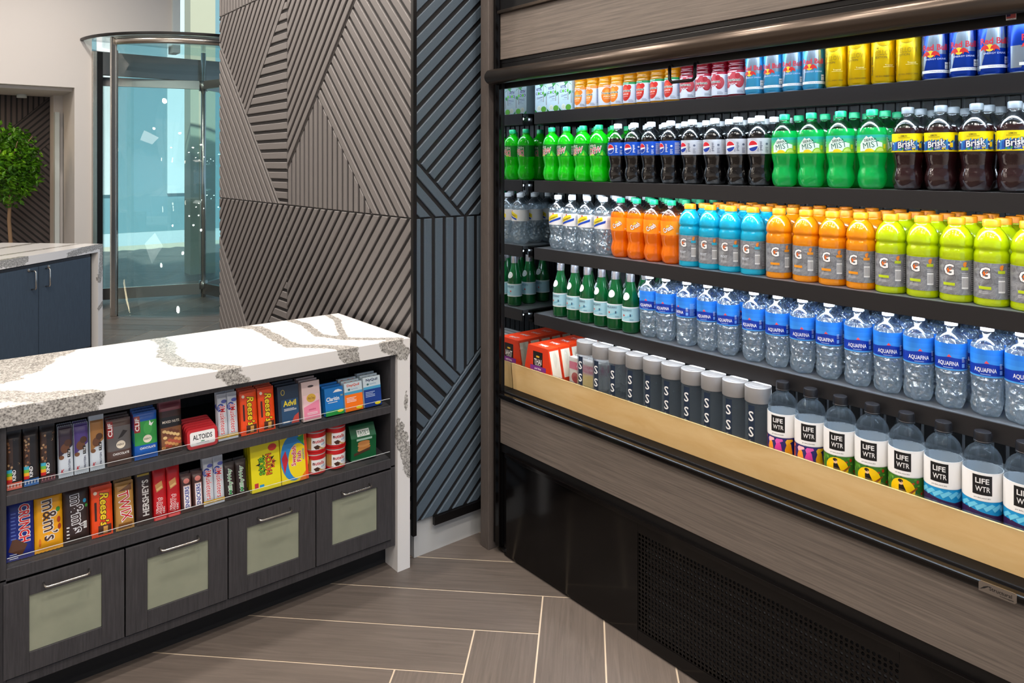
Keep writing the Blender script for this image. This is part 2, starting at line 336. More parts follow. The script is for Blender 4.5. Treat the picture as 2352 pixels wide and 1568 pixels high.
PROTO['dew'] = soda('soda_bottle', 'lime_soda', 'lime_soda', 'cap_green', C(8, 120, 30),
    P([(.004, .102), (.05, .102), (.03, .125)], C(30, 190, 40)) + P([(-.03, .102), (0, .102), (-.01, .112)], C(170, 220, 60)) + P([(.022, .104), (.034, .102), (.03, .118)], C(150, 220, 50)) +
    rotp(T('Mtn', -.008, .1415, .03, .0115, W_, 0, .0, .3) + T('DEW', 0, .1215, .056, .0225, g1, 0, .02, .35, W_, .05), .22, 0, .125) + lines(.05, .07, .108, .144, 9, W_), .3)
PROTO['pepsi'] = soda('soda_bottle', 'cola', 'headspace', 'cap_white', C(12, 80, 190), pepsi(None, W_))
PROTO['diet'] = soda('soda_bottle', 'cola', 'headspace', 'cap_white', C(196, 200, 208), pepsi(None, C(90, 98, 120), 'diet'))
def grad(u0, u1, v0, v1, c0, c1, n=6):
    res = []
    for k in range(n):
        t = (k + .5) / n; res += R(u0, u1, v0 + (v1 - v0) * k / n, v0 + (v1 - v0) * (k + 1) / n, C(*[int(a + (b - a) * t) for a, b in zip(c0, c1)]))
    return res
PROTO['mist'] = soda('soda_bottle', 'green_soda', 'headspace_green', 'cap_green', C(20, 175, 150),
    grad(-.06, .06, .101, .15, (190, 230, 30), (20, 170, 170)) + P([(-.03, .125), (-.012, .147), (-.006, .142), (.001, .146), (.014, .132), (.03, .128), (.03, .108), (-.03, .104)], C(235, 250, 240)) +
    D(.024, .103, .014, .014, C(150, 215, 40), 0, PI) + D(.024, .103, .011, .011, C(215, 240, 120), 0.1, PI - .1) + D(-.004, .103, .012, .009, C(250, 225, 30), 0, PI) +
    rotp(T('SIERRA', 0, .1365, .032, .0075, C(10, 80, 60), 0, .02) + T('MIST', 0, .1225, .042, .0165, C(10, 110, 90), 0, .0), .17, 0, .125) + R(.034, .042, .112, .124, C(230, 220, 20)) + lines(.046, .066, .105, .145, 10, W_), .168)
rnd = random.Random(3); bl = []
for k in range(16):
    uu = -.045 + k * .006; bl += P([(uu - .004, .103 + rnd.random() * .008), (uu + .006, .105), (uu + .004 + rnd.random() * .004, .128 + rnd.random() * .007), (uu - .003, .124)], [C(20, 70, 170), C(20, 40, 110), C(60, 150, 210)][k % 3])
for k in range(12): bl += D(-.045 + rnd.random() * .09, .106 + rnd.random() * .022, .0028, .0024, [C(250, 220, 30), C(235, 245, 250), C(60, 170, 60)][k % 3], n=8)
PROTO['brisk'] = soda('iced_tea_bottle', 'tea', 'headspace', 'cap_grey', C(250, 226, 0),
    T('LEMON', -.006, .1435, .016, .004, K_, 0, .03) + R(-.02, .009, .1385, .1392, K_) + bl +
    rotp(T('Brisk', 0, .1225, .044, .0165, W_, 0, .035, .2, C(15, 20, 60), .09) + T('ICED TEA', .008, .1105, .026, .0055, W_, 0, .03, .2, C(15, 20, 60), .12), .2, 0, .12) +
    R(-.06, .06, .1015, .1035, C(250, 226, 0)) + R(.032, .04, .112, .124, C(240, 200, 20)) + R(.046, .062, .105, .143, C(25, 50, 120)), .166)
PROTO['schw'] = soda('sparkling_water_bottle', 'soda_clear', 'headspace', 'cap_white', C(238, 238, 238),
    P([(-.034, .112), (.018, .133), (.016, .146), (-.006, .143), (-.034, .128)], C(250, 225, 40)) + P([(-.03, .105), (.028, .124), (.029, .134), (-.03, .112)], C(20, 70, 180)) +
    D(-.004, .146, .003, .003, C(210, 40, 40), n=10) + rotp(T('Schweppes', -.006, .1285, .042, .0105, K_, 0, .01, .25), .38, -.006, .1285) + lines(.034, .06, .108, .144, 9, C(170, 175, 190)), .168)
PROTO['crush'] = soda('soda_bottle', 'orange_soda', 'headspace', 'cap_green', C(255, 150, 20),
    D(0, .13, .006, .007, C(255, 190, 60)) + rotp(T('Crush', 0, .124, .038, .0175, W_, 0, .04, .15, C(150, 70, 20), .08), .5, 0, .124) + lines(.03, .05, .106, .112, 2, W_), .172)

GAT = smoothp([(.034, 0), (.0378, .003), (.0384, .01), (.0378, .016)], 3) + [(.0378, .108)] + smoothp([(.0384, .11), (.0384, .124), (.037, .131), (.035, .137), (.0375, .143), (.038, .15), (.036, .163), (.0315, .175), (.025, .185), (.0195, .191), (.019, .197)], 3)
def boltG(u, v, s, c):
    it = T('G', u, v, .023 * s, .0275 * s, W_, 0, .025, 0, K_, .03)
    it += P([(u + .001 * s, v - .001 * s), (u + .010 * s, v + .010 * s), (u + .004 * s, v + .001 * s), (u + .007 * s, v + .001 * s), (u - .005 * s, v - .010 * s), (u - .001 * s, v - .002 * s), (u - .005 * s, v - .002 * s), (u - .001 * s, v + .006 * s)], c); return it
def gat(liquid, box, frost=False):
    r = empty('sports_drink_bottle'); M().lathe(GAT, liquid, 32).build('bottle_body', r)
    it = boltG(-.012, .082, 1.05, C(238, 110, 20)) + D(.024, .096, .004, .006, C(240, 140, 40)) + D(.026, .1, .003, .003, C(240, 140, 40)) + R(.016, .033, .082, .0895, box) + barcode(.017, .033, .035, .066) + lines(.017, .033, .069, .077, 2, C(225, 225, 225))
    it += (T('FROST', -.014, .05, .026, .008, C(215, 222, 230), 0, .03, .1) if frost else R(-.026, .002, .042, .049, box)) + lines(-.026, -.004, .032, .039, 2, C(210, 210, 214)) + lines(.042, .068, .03, .1, 14, C(210, 210, 214))
    sleeve('label', .0386, .019, .107, 'label_crinkle', it, r); cap_mesh(.0195, .196, .213, 'cap_orange', r); return r
PROTO['frost'] = gat('ice_blue', C(40, 180, 215), True); PROTO['gor'] = gat('sport_orange', C(235, 150, 30)); PROTO['ggr'] = gat('sport_lime', C(190, 210, 30))

AQ = smoothp([(.02, 0), (.03, .004), (.0357, .018), (.0355, .034), (.0335, .048), (.0338, .058), (.0345, .07), (.0345, .08), (.0356, .094), (.0359, .1)], 5) + [(.0359, .165)] + smoothp([(.0359, .166), (.0345, .176), (.027, .188), (.0185, .197), (.0135, .204), (.013, .21)], 3)
r = empty('water_bottle'); M().lathe(AQ, lambda z: 'water_ribbed' if z < .18 else 'headspace', 60, mod=lambda a, z: petal(.036, .3)(a, z) * (1 + (.018 * math.sin(z * 420 + 3 * a) * math.sin(2 * a + z * 60) if z < .1 else 0) + (.012 * math.sin(z * 700) if .04 < z < .1 else 0))).build('bottle_body', r)
sleeve('label', .0364, .1, .168, C(20, 105, 215), grad(-.115, .115, .1, .168, (80, 165, 235), (30, 115, 215), 5) + P([(-.115, .104), (.115, .104), (.115, .127), (.03, .13), (0, .134), (-.03, .13), (-.115, .127)], C(8, 52, 165)) +
    P([(-.006, .134), (-.001, .141), (.005, .134)], C(230, 80, 90)) + T('AQUAFINA', -.004, .1165, .05, .0125, W_, 0, .012) + R(-.014, .008, .1065, .1077, C(190, 210, 240)) +
    lines(.029, .037, .122, .136, 4, W_) + R(.029, .037, .108, .118, C(120, 170, 240)) + lines(.042, .06, .108, .15, 10, C(150, 195, 245)), r)
cap_mesh(.0148, .209, .225, 'cap_white', r); PROTO['aqua'] = r

PE = smoothp([(.026, 0), (.0312, .005), (.032, .015), (.032, .03)], 3) + [(.032, .1)] + smoothp([(.032, .105), (.031, .12), (.0255, .142), (.0185, .165), (.0145, .185), (.0138, .2)], 3)
r = empty('mineral_water_bottle'); M().lathe(PE, 'green_glass', 28).build('bottle_body', r)
sleeve('label', .0325, .042, .098, C(170, 215, 228), R(-.2, .2, .094, .097, W_) + R(-.2, .2, .043, .046, W_) + T('S.PELLEGRINO', -.004, .086, .046, .0065, C(20, 50, 90), 0, .01) + R(-.026, .018, .0805, .0812, C(110, 150, 180)) +
    star(-.012, .066, .0055, C(225, 60, 45)) + rotp(T('S.PELLEGRINO', .006, .06, .036, .006, C(110, 195, 220), 0, .02), .35, 0, .06) + R(.012, .017, .063, .072, C(60, 90, 120)) + lines(.012, .026, .05, .055, 2, C(90, 130, 160)), r)
mm = M(); rz = lambda z: .0325 - max(0, z - .12) * .32
art(mm, D(-.004, .136, .0125, .0135, C(232, 238, 236)) + D(-.004, .136, .0095, .0105, C(205, 216, 216)) + star(-.004, .136, .004, C(240, 244, 244)), lambda u, v, o: ((rz(v) + .001 + o) * math.sin(u / .026), -(rz(v) + .001 + o) * math.cos(u / .026), v), .004)
mm.build('neck_label', r); mm = M(); mm.lathe([(.0158, .188), (.0155, .207), (.0145, .217), (.009, .2175)], 'foil', 24); mm.build('cap', r); PROTO['pell'] = r

r = empty('tall_water_bottle'); M().lathe([(.033, 0), (.0375, .003), (.0375, .186), (.036, .1875)], 'water_tall', 32).build('bottle_body', r)
mm = M(); art(mm, R(-.0135, .0085, .001, .18, C(28, 44, 66)) + sum([T(ch, -.003, (.0168, .053, .1, .147)[k], .017, .0305, W_, 0, .01) for k, ch in enumerate('VOSS')], []), cylmap(.0377), .004); mm.build('label', r)
mm = M(); mm.lathe([(.0389, .187), (.0395, .188), (.0395, .233), (.0386, .234), (.0295, .2341), (.029, .2334), (.0175, .2334), (.017, .2341), (.003, .2341)], 'silver_cap', 40); mm.build('cap', r); PROTO['voss'] = r

LW = smoothp([(.038, 0), (.0415, .004), (.042, .012)], 3) + [(.042, .18)] + smoothp([(.042, .184), (.0407, .2), (.037, .216), (.028, .229), (.019, .236), (.0165, .24), (.016, .246)], 3)
def life(artw, base):
    r = empty('wide_water_bottle'); mm = M(); mm.lathe(LW, 'water_plain', 36); ring(mm, .0195, .243, 'water_plain'); mm.build('bottle_body', r)
    it = artw + R(-.2, .2, .116, .1815, W_) + R(-.024, .016, .13, .1765, K_)
    it += T('LIFE', -.004, .163, .028, .0125, W_, 0, .02) + T('WTR', -.003, .144, .03, .0125, W_, 0, .02) + T('pH BALANCED', -.004, .1225, .034, .0038, C(80, 80, 84), 0, .01)
    sleeve('label', .0424, .006, .182, W_, it, r, 36); mm = M(); mm.lathe([(.0195, .2445), (.0195, .2475)], 'cap_black', 28); mm.lathe([(.0188, .2475), (.019, .264), (.0178, .268), (.0165, .2685)], 'cap_black', 48, mod=lambda a, z: 1 + (.02 * math.cos(24 * a) if z < .266 else 0)); mm.build('cap', r); return r
rn = random.Random(5)
A1 = R(-.2, .2, .006, .104, C(40, 40, 110))
A1 = A1 + []
for u_, c_, c2 in ((-.028, C(250, 160, 50), C(250, 190, 200)), (-.003, C(220, 60, 160), C(225, 90, 180)), (.026, C(235, 170, 20), C(240, 190, 40)), (-.06, C(230, 90, 60), C(240, 120, 90))):
    A1 += P([(u_ - .011, .02), (u_ + .013, .02), (u_ + .012, .06), (u_ + .008, .084), (u_ + .004, .09), (u_ - .004, .088), (u_ - .01, .07)], c_) + P([(u_ - .006, .084), (u_ + .006, .09), (u_ + .014, .094), (u_ + .012, .1), (u_ - .004, .1), (u_ - .009, .093)], c2)
A2 = R(-.2, .2, .006, .104, C(60, 120, 40))
for k in range(90): u_, v_ = rn.uniform(-.07, .07), rn.uniform(.01, .1); A2 += D(u_, v_, .004, .002 + rn.random() * .004, [C(110, 170, 60), C(40, 90, 40), C(80, 150, 50), C(180, 60, 30), C(30, 100, 70)][k % 5], n=6)
A2 += D(-.004, .052, .03, .036, C(250, 205, 0)) + P([(-.022, .03), (-.012, .068), (-.002, .07), (.006, .05), (.004, .026)], K_) + D(-.007, .074, .005, .006, C(235, 190, 150)) + D(-.008, .08, .006, .005, K_, n=10) + D(.006, .04, .012, .009, C(220, 120, 40)) + P([(.006, .044), (.03, .066), (.032, .062), (.01, .038)], C(150, 80, 30)) + P([(-.012, .022), (.018, .024), (.012, .034), (-.01, .034)], C(70, 150, 200))
A3 = R(-.2, .2, .006, .104, C(225, 215, 235)) + P([(-.14, .104), (.14, .104), (.14, .088), (.03, .074), (-.03, .084), (-.14, .078)], C(20, 150, 215)) + P([(-.14, .078), (-.03, .084), (.03, .074), (.14, .088), (.14, .07), (.03, .05), (-.03, .062), (-.14, .056)], C(50, 30, 80))
for k in range(18): u_ = -.07 + k * .008; A3 += P([(u_, .006), (u_ + .0025, .006), (u_ * .5 + .005, .05), (u_ * .5 + .004, .052)], C(130, 120, 170))
for k in range(6): u_ = -.05 + k * .018; A3 += P([(u_, .082), (u_ + .02, .096), (u_ + .012, .1), (u_ - .006, .09)], C(110, 205, 240))
up = lambda it, k, d: [([(x, y * k + d) for x, y in V], F, m_) for V, F, m_ in it]
A1 = up(A1, .95, .016); A2 = up(A2[:91], 1.1, 0) + up(A2[91:], .85, .036); A3 = up(A3, 1.06, .005)
PROTO['life1'] = life(A1, C(40, 40, 110)); PROTO['life2'] = life(A2, C(60, 120, 40)); PROTO['life3'] = life(A3, C(225, 215, 235))

def can(name, base, items, rad=.0312, h=.157):
    r = empty(name); mm = M(); mm.lathe([(rad * .8, 0), (rad * .93, .004), (rad, .011), (rad, h - .014), (rad * .86, h - .003), (rad * .86, h)], lambda z: base if .004 < z < h - .008 else 'foil', 36)
    art(mm, items, cylmap(rad), .004); mm.build('can_body', r)
    m2_ = M(); m2_.tube([(.0, .004, h), (.0, -.004, h + .001), (0, -.012, h + .0008)], .0035, 'foil', 6); m2_.build('tab', r); return r
def bulls(u, v, s):
    it = D(u, v + .001, .009 * s, .009 * s, C(235, 185, 40))
    for d in (-1, 1): it += P([(u + d * .001 * s, v - .002 * s), (u + d * .004 * s, v + .006 * s), (u + d * .011 * s, v + .009 * s), (u + d * .019 * s, v + .003 * s), (u + d * .022 * s, v - .006 * s), (u + d * .017 * s, v - .003 * s), (u + d * .012 * s, v - .002 * s), (u + d * .009 * s, v - .008 * s), (u + d * .007 * s, v - .002 * s)], C(200, 35, 30))
    return it
def rbcan(lo, hi):
    it = []
    for q in (0, 1):
        u0 = q * .1 - .0
        it += P([(u0 - .018, .066), (u0 + .034, .066), (u0 + .026, .144), (u0 - .002, .144)], hi) + P([(u0 - .05, .013), (u0 - .026, .013), (u0 - .012, .06), (u0 - .018, .066), (u0 - .05, .066)], hi)
    it += R(-.03, .07, .018, .0255, W_) + T('Vitalizes body and mind', .018, .0218, .05, .003, C(60, 60, 110), 0, 0)
    it += T('Red Bull', .006, .084, .062, .0155, C(196, 24, 44), 0, .03) + bulls(-.004, .066, 1.0) + T('ENERGY DRINK', .008, .054, .05, .0045, C(190, 200, 230), 0, .01) + R(.03, .0405, .028, .045, W_) + T('160', .0352, .039, .008, .005, K_, 0, .03) + lines(.0315, .039, .0295, .035, 3, K_)
    return it
PROTO['rb'] = can('energy_drink_can', 'can_blue', rbcan(None, 'can_silver')); PROTO['sf'] = can('energy_drink_can', 'can_lightblue', rbcan(None, 'can_silver'))
yk = C(72, 54, 6)
PROTO['yel'] = can('energy_drink_can', 'can_yellow', T('THE', -.016, .0985, .008, .004, yk, 0, .01) + T('YELLOW', .002, .086, .052, .0125, yk, 0, .012) + T('YELLOW', .002, .086, .0505, .0105, 'can_yellow', 0, -.012) + T('EDITION', -.006, .0735, .03, .006, yk, 0, 0) +
    T('Red Bull', -.034, .052, .05, .008, yk, PI / 2, .03) + T('Tropical', .014, .0515, .02, .005, C(250, 240, 170), 0, 0) + R(0, .03, .047, .0476, C(250, 240, 170)) + D(.002, .123, .022, .02, yk) + D(.002, .123, .0213, .0193, 'can_yellow') + T('RED BULL ENERGY DRINK', .006, .022, .05, .004, yk, 0, 0))

r = empty('coconut_water_carton'); mm = M(); wv = C(196, 222, 232); mm.box(-.0365, .0365, -.024, .024, 0, .165, wv)
leafg = C(24, 130, 50); vi = C(60, 30, 110)
def palm(u, v, s):
    it = P([(u - .001, v - .07 * s), (u + .0015, v - .07 * s), (u + .001, v), (u - .001, v)], C(120, 90, 70))
    for a in (-.5, .1, .7, 1.5, 2.3, 2.9, 3.6): it += P([(u, v), (u + .016 * s * math.cos(a - .25), v + .014 * s * math.sin(a - .25) + .003), (u + .026 * s * math.cos(a), v + .02 * s * math.sin(a) - .006 * s), (u + .014 * s * math.cos(a + .25), v + .01 * s * math.sin(a + .25) - .002)], leafg)
    return it
PROTO['vita'] = r
art(mm, palm(.016, .112, 1) + palm(.033, .07, .6) + T('VITA', -.012, .0955, .036, .0125, vi, 0, .03) + T('C', -.026, .079, .011, .0115, vi, 0, .03) + D(-.0125, .079, .006, .006, C(90, 180, 50)) + T('C', .001, .079, .011, .0115, vi, 0, .03) + D(.0145, .079, .006, .006, C(90, 180, 50)) +
    T('Coconut', -.006, .062, .036, .009, vi, .15, 0, .4) + T('WATER', .002, .051, .018, .004, vi) + T('pure coconut water', 0, .044, .03, .003, vi, 0, 0) + D(-.01, .016, .012, .011, C(236, 240, 225)) + D(-.01, .016, .009, .008, C(215, 225, 205)) + D(.018, .012, .016, .012, C(90, 165, 50)) + P([(-.0365, .0), (-.02, 0), (-.0365, .014)], leafg), flatmap(-.024))
mm.build('carton_body', r); mm = M(); mm.prism([(-.0365, .165), (.0365, .165), (.030, .172), (-.03, .172)], lambda u, v, h: (u, h, v), -.02, .02, wv); mm.build('carton_top', r)
mm = M(); mm.lathe([(.009, .17), (.009, .181), (.0075, .1825)], C(30, 130, 90), 20); mm.build('cap', r)

TP = smoothp([(.027, 0), (.03, .004), (.0304, .01)], 3) + [(.0304, .086)] + smoothp([(.0306, .088), (.0290, .094), (.0306, .1), (.0280, .108), (.0306, .116), (.0295, .13), (.022, .146), (.0165, .152), (.016, .156)], 3)
def trop(liquid, fruit, f2, band, bt, n=1):
    r = empty('juice_bottle'); M().lathe(TP, liquid, 28).build('bottle_body', r)
    it = R(-.2, .2, .077, .0845, band) + T(bt, -.004, .0808, .028, .0042, W_, 0, .02) + lines(.034, .052, .02, .075, 12, C(90, 110, 170))
    for q in range(n): it += D(-.004 + .013 * (q - (n - 1) / 2) * 1.6, .046 + .01 * (q % 2), .022 - .004 * (n - 1), .03 - .006 * (n - 1), fruit) + D(-.001 + .013 * (q - (n - 1) / 2) * 1.6, .05 + .01 * (q % 2), .013, .018, f2)
    it += D(.012, .066, .0085, .009, fruit) + T('Tropicana', -.004, .0525, .046, .0105, C(20, 90, 50), 0, .025, 0, W_, .05) + T('JUICE', -.004, .0405, .028, .0055, W_, 0, .02) + T('100% JUICE', -.004, .032, .024, .003, W_, 0, 0) + lines(.01, .028, .012, .022, 3, C(120, 130, 150)) 
    sleeve('label', .0309, .008, .085, C(226, 230, 238), it, r, 28); cap_mesh(.0175, .155, .17, 'cap_white', r); return r
PROTO['oj'] = trop('juice_orange', C(245, 130, 30), C(250, 160, 50), C(245, 150, 60), 'ORANGE JUICE'); PROTO['apple'] = trop('juice_apple', C(205, 40, 30), C(220, 80, 45), C(20, 140, 70), 'APPLE JUICE')
PROTO['cran'] = trop('juice_red', C(170, 30, 45), C(190, 70, 80), C(170, 15, 50), 'CRANBERRY', 3)

# name of the kind, how it looks, category, group
KIND = dict(
 vita=('pale blue coconut water carton with palm trees', 'carton', 'coconut water cartons on the top shelf'),
 oj=('orange juice bottle with orange fruit label', 'bottle', 'orange juice bottles on the top shelf'),
 apple=('amber juice bottle with green-banded apple label', 'bottle', 'apple juice bottles on the top shelf'),
 cran=('dark red juice bottle with cranberry label', 'bottle', 'cranberry juice bottles on the top shelf'),
 sf=('light blue and silver energy drink can', 'can', 'light blue cans on the top shelf'),
 yel=('plain yellow energy drink can', 'can', 'yellow cans on the top shelf'),
 rb=('dark blue and silver energy drink can', 'can', 'dark blue cans on the top shelf'),
 dew=('lime green soda bottle with green cap', 'bottle', 'lime green sodas on the second shelf'),
 pepsi=('dark cola bottle with blue label', 'bottle', 'blue label colas on the second shelf'),
 diet=('dark cola bottle with silver-grey label', 'bottle', 'silver label colas on the second shelf'),
 mist=('emerald soda bottle with white mountain label', 'bottle', 'emerald sodas on the second shelf'),
 brisk=('brown iced tea bottle with yellow label', 'bottle', 'iced teas on the second shelf'),
 schw=('clear sparkling water bottle with yellow-blue label', 'bottle', 'clear sodas on the third shelf'),
 crush=('orange soda bottle with green cap', 'bottle', 'orange sodas on the third shelf'),
 frost=('ice blue sports drink bottle, orange cap', 'bottle', 'ice blue sports drinks on the third shelf'),
 gor=('orange sports drink bottle with grey label', 'bottle', 'orange sports drinks on the third shelf'),
 ggr=('yellow-green sports drink bottle with grey label', 'bottle', 'yellow-green sports drinks on the third shelf'),
 pell=('green mineral water bottle with silver cap', 'bottle', 'green mineral waters on the fourth shelf'),
 aqua=('clear water bottle with blue label', 'bottle', 'blue label waters on the fourth shelf'),
 voss=('cylindrical clear water bottle with silver lid', 'bottle', 'silver lidded waters on the bottom deck'),
 life1=('wide water bottle with purple and pink artwork', 'bottle', 'wide waters on the bottom deck'),
 life2=('wide water bottle with green and yellow artwork', 'bottle', 'wide waters on the bottom deck'),
 life3=('wide water bottle with blue wave artwork', 'bottle', 'wide waters on the bottom deck'))
used = set()
def put(kind, x, y, z, turn, label, group, cat):
    o = PROTO[kind] if kind not in used else copy_tree(PROTO[kind]); used.add(kind)
    o.location = (x, y, z); o.rotation_euler = (0, 0, -PI / 2 + turn); tag(o, label, cat, group)
rr = random.Random(11)
def rows(kind, ys, x0, z, nrow, turn=0, dx=.082, jit=.06):
    desc, cat, group = KIND[kind]
    for k in range(nrow):
        for i, y in enumerate(ys):
            lab = '%s, %s from left in front row' % (desc, ORD[i]) if k == 0 else '%s, %s from left, %s row back' % (desc, ORD[i], ORD[k])
            if nrow == 1: lab = '%s, %s from left of its kind' % (desc, ORD[i])
            t = turn[i] if isinstance(turn, (list, tuple)) else turn
            put(kind, x0 + dx * k + rr.uniform(0, .002), y, z, t + rr.uniform(-jit, jit), lab, group, cat)
Z1, Z2, Z3, Z4, ZD = 1.8165, 1.5315, 1.2505, .9765, .69
rows('vita', [2.3096, 2.2355, 2.1614], 2.066, Z1, 2, 0, .055, .0)
rows('oj', [2.0922, 2.028, 1.9638, 1.8996], 2.07, Z1, 2, [.1, .0, .9, .05], .066)
rows('apple', [1.8354, 1.7712, 1.707, 1.6428], 2.07, Z1, 2, [.0, .0, -.1, .05], .066)
rows('cran', [1.5758, 1.5116, 1.4474, 1.3832], 2.07, Z1, 2, [.2, .3, -.15, .25], .066)
rows('sf', [1.3188, 1.2542, 1.1896, 1.125], 2.07, Z1, 2, [.1, .0, .2, .3], .067)
rows('yel', [1.0533, 0.9887, 0.9231, 0.8565], 2.07, Z1, 2, [.0, .05, .35, .1], .067)
rows('rb', [0.7911, 0.725, 0.6604, 0.5958], 2.07, Z1, 2, [.15, .2, .25, 1.0], .067)
rows('dew', [2.2904, 2.1992, 2.1046, 2.0157], 2.086, Z2, 3, [0, .05, .0, .25])
rows('pepsi', [1.9174, 1.8352, 1.7556, 1.6649], 2.086, Z2, 3, [.25, .4, .1, .0])
rows('diet', [1.5732, 1.4811, 1.3924, 1.3124], 2.086, Z2, 3, [.0, .15, .25, .3])
rows('mist', [1.2276, 1.1413, 1.0509, 0.9617], 2.086, Z2, 3, [.35, .3, .3, .3])
rows('brisk', [0.8659, 0.7838, 0.7003, 0.617], 2.086, Z2, 3, [.35, .05, .3, .3])
rows('schw', [2.2516, 2.1671, 2.0811, 1.9901], 2.086, Z3, 4, [.3, .3, .35, .2])
rows('crush', [1.9032, 1.8236, 1.7424, 1.6628], 2.086, Z3, 4, [.3, .45, .4, .35])
rows('frost', [1.5832, 1.4996, 1.42, 1.3381], 2.086, Z3, 4, [.3, .35, .3, .25])
rows('gor', [1.2467, 1.1579, 1.0756, 0.9934], 2.086, Z3, 4, [.5, .15, .3, .25])
rows('ggr', [0.9107, 0.8284, 0.7467, 0.6671, 0.5875], 2.086, Z3, 4, [.2, .2, .25, .25, .3])
rows('pell', [2.225, 2.1429, 2.0702, 1.9921, 1.9216, 1.8452], 2.076, Z4, 3, [.1, .0, -.1, .0, .35, .2])
AY = [1.7589, 1.6838, 1.593, 1.506, 1.4265, 1.3316, 1.248, 1.1668, 1.084, 0.9979, 0.9163, 0.837, 0.7578, 0.6753, 0.6002]
rows('aqua', AY, 2.082, Z4, 3, [.3, .35, -.2, .35, .35, .25, .5, .4, .3, .4, .45, .5, .25, .35, .5])
rows('voss', [2.009, 1.926, 1.8438, 1.7603, 1.679, 1.5977, 1.5145, 1.434, 1.3535, 1.273], 2.012, ZD, 1, .1, .08, .03)
rows('life1', [1.184, 1.0965], 2.0, ZD, 1, [.3, .45], jit=.02); rows('life2', [1.009, 0.9215, 0.8335], 2.0, ZD, 1, [.35, .3, .25], jit=.02); rows('life3', [0.7455, 0.658, 0.5705], 2.0, ZD, 1, [.25, .4, .3], jit=.02)

# noodle boxes and snack trays at the mirror end of the bottom deck
def noodle_box():
    r = empty('noodle_box'); mm = M(); red = C(226, 60, 20)
    prof = [(-.086, 0), (.086, 0), (.09, .03), (.062, .115), (-.062, .115), (-.09, .03)]
    mm.prism(prof, lambda u, v, h: (u, h, v), -.03, .03, red)
    for s_ in (-1, 1): mm.add([(s_ * .0905, -.024, .03), (s_ * .0905, .024, .03), (s_ * .065, .024, .108), (s_ * .065, -.024, .108)], [(0, 1, 2, 3)], C(238, 226, 205))
    art(mm, R(-.03, .03, .0, .1, K_) + R(-.048, .05, .042, .058, C(130, 50, 150)) + R(-.01, .01, .083, .088, C(230, 180, 40)) + T('THAI', 0, .071, .046, .015, W_, 0, .02) + T('kitchen', 0, .0615, .034, .004, W_) + T('pad thai', 0, .05, .04, .008, W_, 0, .02) + T('rice noodle cart', 0, .034, .04, .005, W_), flatmap(-.03))
    mm.build('box_sleeve', r)
    m2_ = M(); m2_.lathe([(.02, .004), (.024, .01), (.024, .055), (.02, .07), (.01, .075)], 'acrylic', 16, c=(0, 0)); o = m2_.build('plastic_bowl', r); o.scale = (3.4, 1.0, 1.35); o.location = (0, 0, .012)
    m2_ = M(); art(m2_, T('THAI', 0, 0, .05, .02, W_, 0, .02), lambda u, v, o_: (u, v, .1152 + o_)); m2_.build('top_lettering', r); return r
pr = noodle_box()
for k in range(5):
    o = pr if k == 0 else copy_tree(pr); o.location = (2.03 + k * .062, 2.28, ZD); o.rotation_euler = (0, 0, -PI / 2); o.scale = (.98, 1, 1.4)
    tag(o, 'red noodle carry box by the mirror wall, ' + ('frontmost of its row' if k == 0 else '%s from the front' % ORD[k]), 'food box', 'red noodle boxes')
r = empty('snack_tray'); mm = M(); mm.box(-.078, .078, -.012, .012, 0, .13, C(40, 34, 34)); mm.box(-.078, .078, -.013, .012, .02, .132, C(225, 220, 214))
art(mm, R(-.078, .078, .085, .115, C(215, 110, 140)) + T('HARD SALAMI', .01, .1, .09, .009, W_, 0, .02) + R(-.07, -.02, .03, .078, C(232, 226, 220)) + D(-.045, .054, .02, .02, C(170, 90, 90)) + D(-.04, .045, .017, .014, C(150, 70, 75)) + R(-.012, .07, .028, .08, C(235, 205, 110)) + R(-.012, .07, .052, .054, C(245, 225, 150)) + D(-.01, .02, .01, .01, K_) + R(-.078, .078, .0, .018, K_), flatmap(-.013))
mm.build('tray_body', r); mm = M(); mm.box(-.08, .08, -.0155, -.0135, .0, .134, 'acrylic'); mm.build('clear_lid', r)
for k in range(4):
    o = r if k == 0 else copy_tree(r); o.location = (2.085 + k * .034, 2.09, ZD); o.rotation_euler = (0, 0, -PI / 2)
    tag(o, 'meat and cheese snack tray standing on the deck, ' + ('frontmost of four' if k == 0 else '%s from the front' % ORD[k]), 'food tray', 'meat and cheese snack trays')

# ------------------------------------------------------------ open display cooler
ck = empty('display_cooler', (1.9, 1.2, 0), 0, 'long black open-front refrigerated drinks cooler with lit shelves', 'refrigerator')
def ckp(name, mm, bevel=0):
    o = mm.build(name, ck, bevel); o.location = (-1.9, -1.2, 0); return o
Y0, Y1 = -.1, 2.374
mm = M(); mm.box(1.86, 2.75, 2.43, 2.485, 0, 2.6, 'end_panel_laminate'); ckp('end_panel', mm, .002)
mm = M(); mm.box(1.885, 2.74, 2.38, 2.43, .03, 2.5, 'black_satin'); mm.box(1.872, 1.885, 2.376, 2.4, .03, 2.4, 'black_gloss'); ckp('side_frame', mm, .002)
mm = M(); mm.box(1.9, 2.55, 2.3742, 2.379, .66, 1.99, 'mirror'); ckp('mirror_panel', mm)
mm = M(); mm.box(2.56, 2.6, Y0, 2.374, .66, 2.0, 'interior_grey'); mm.box(1.93, 2.6, Y0, 2.374, 2.002, 2.01, 'interior_grey'); ckp('interior_liner', mm)
mm = M()
for k in range(60): mm.box(2.55, 2.558, Y0 + .04 * k, Y0 + .04 * k + .028, .7, 1.96, 'black_satin')
ckp('back_grille', mm)
mm = M(); mm.box(1.88, 1.91, Y0, 2.378, 2.028, 2.215, 'brown_laminate'); ckp('header_panel', mm, .002)
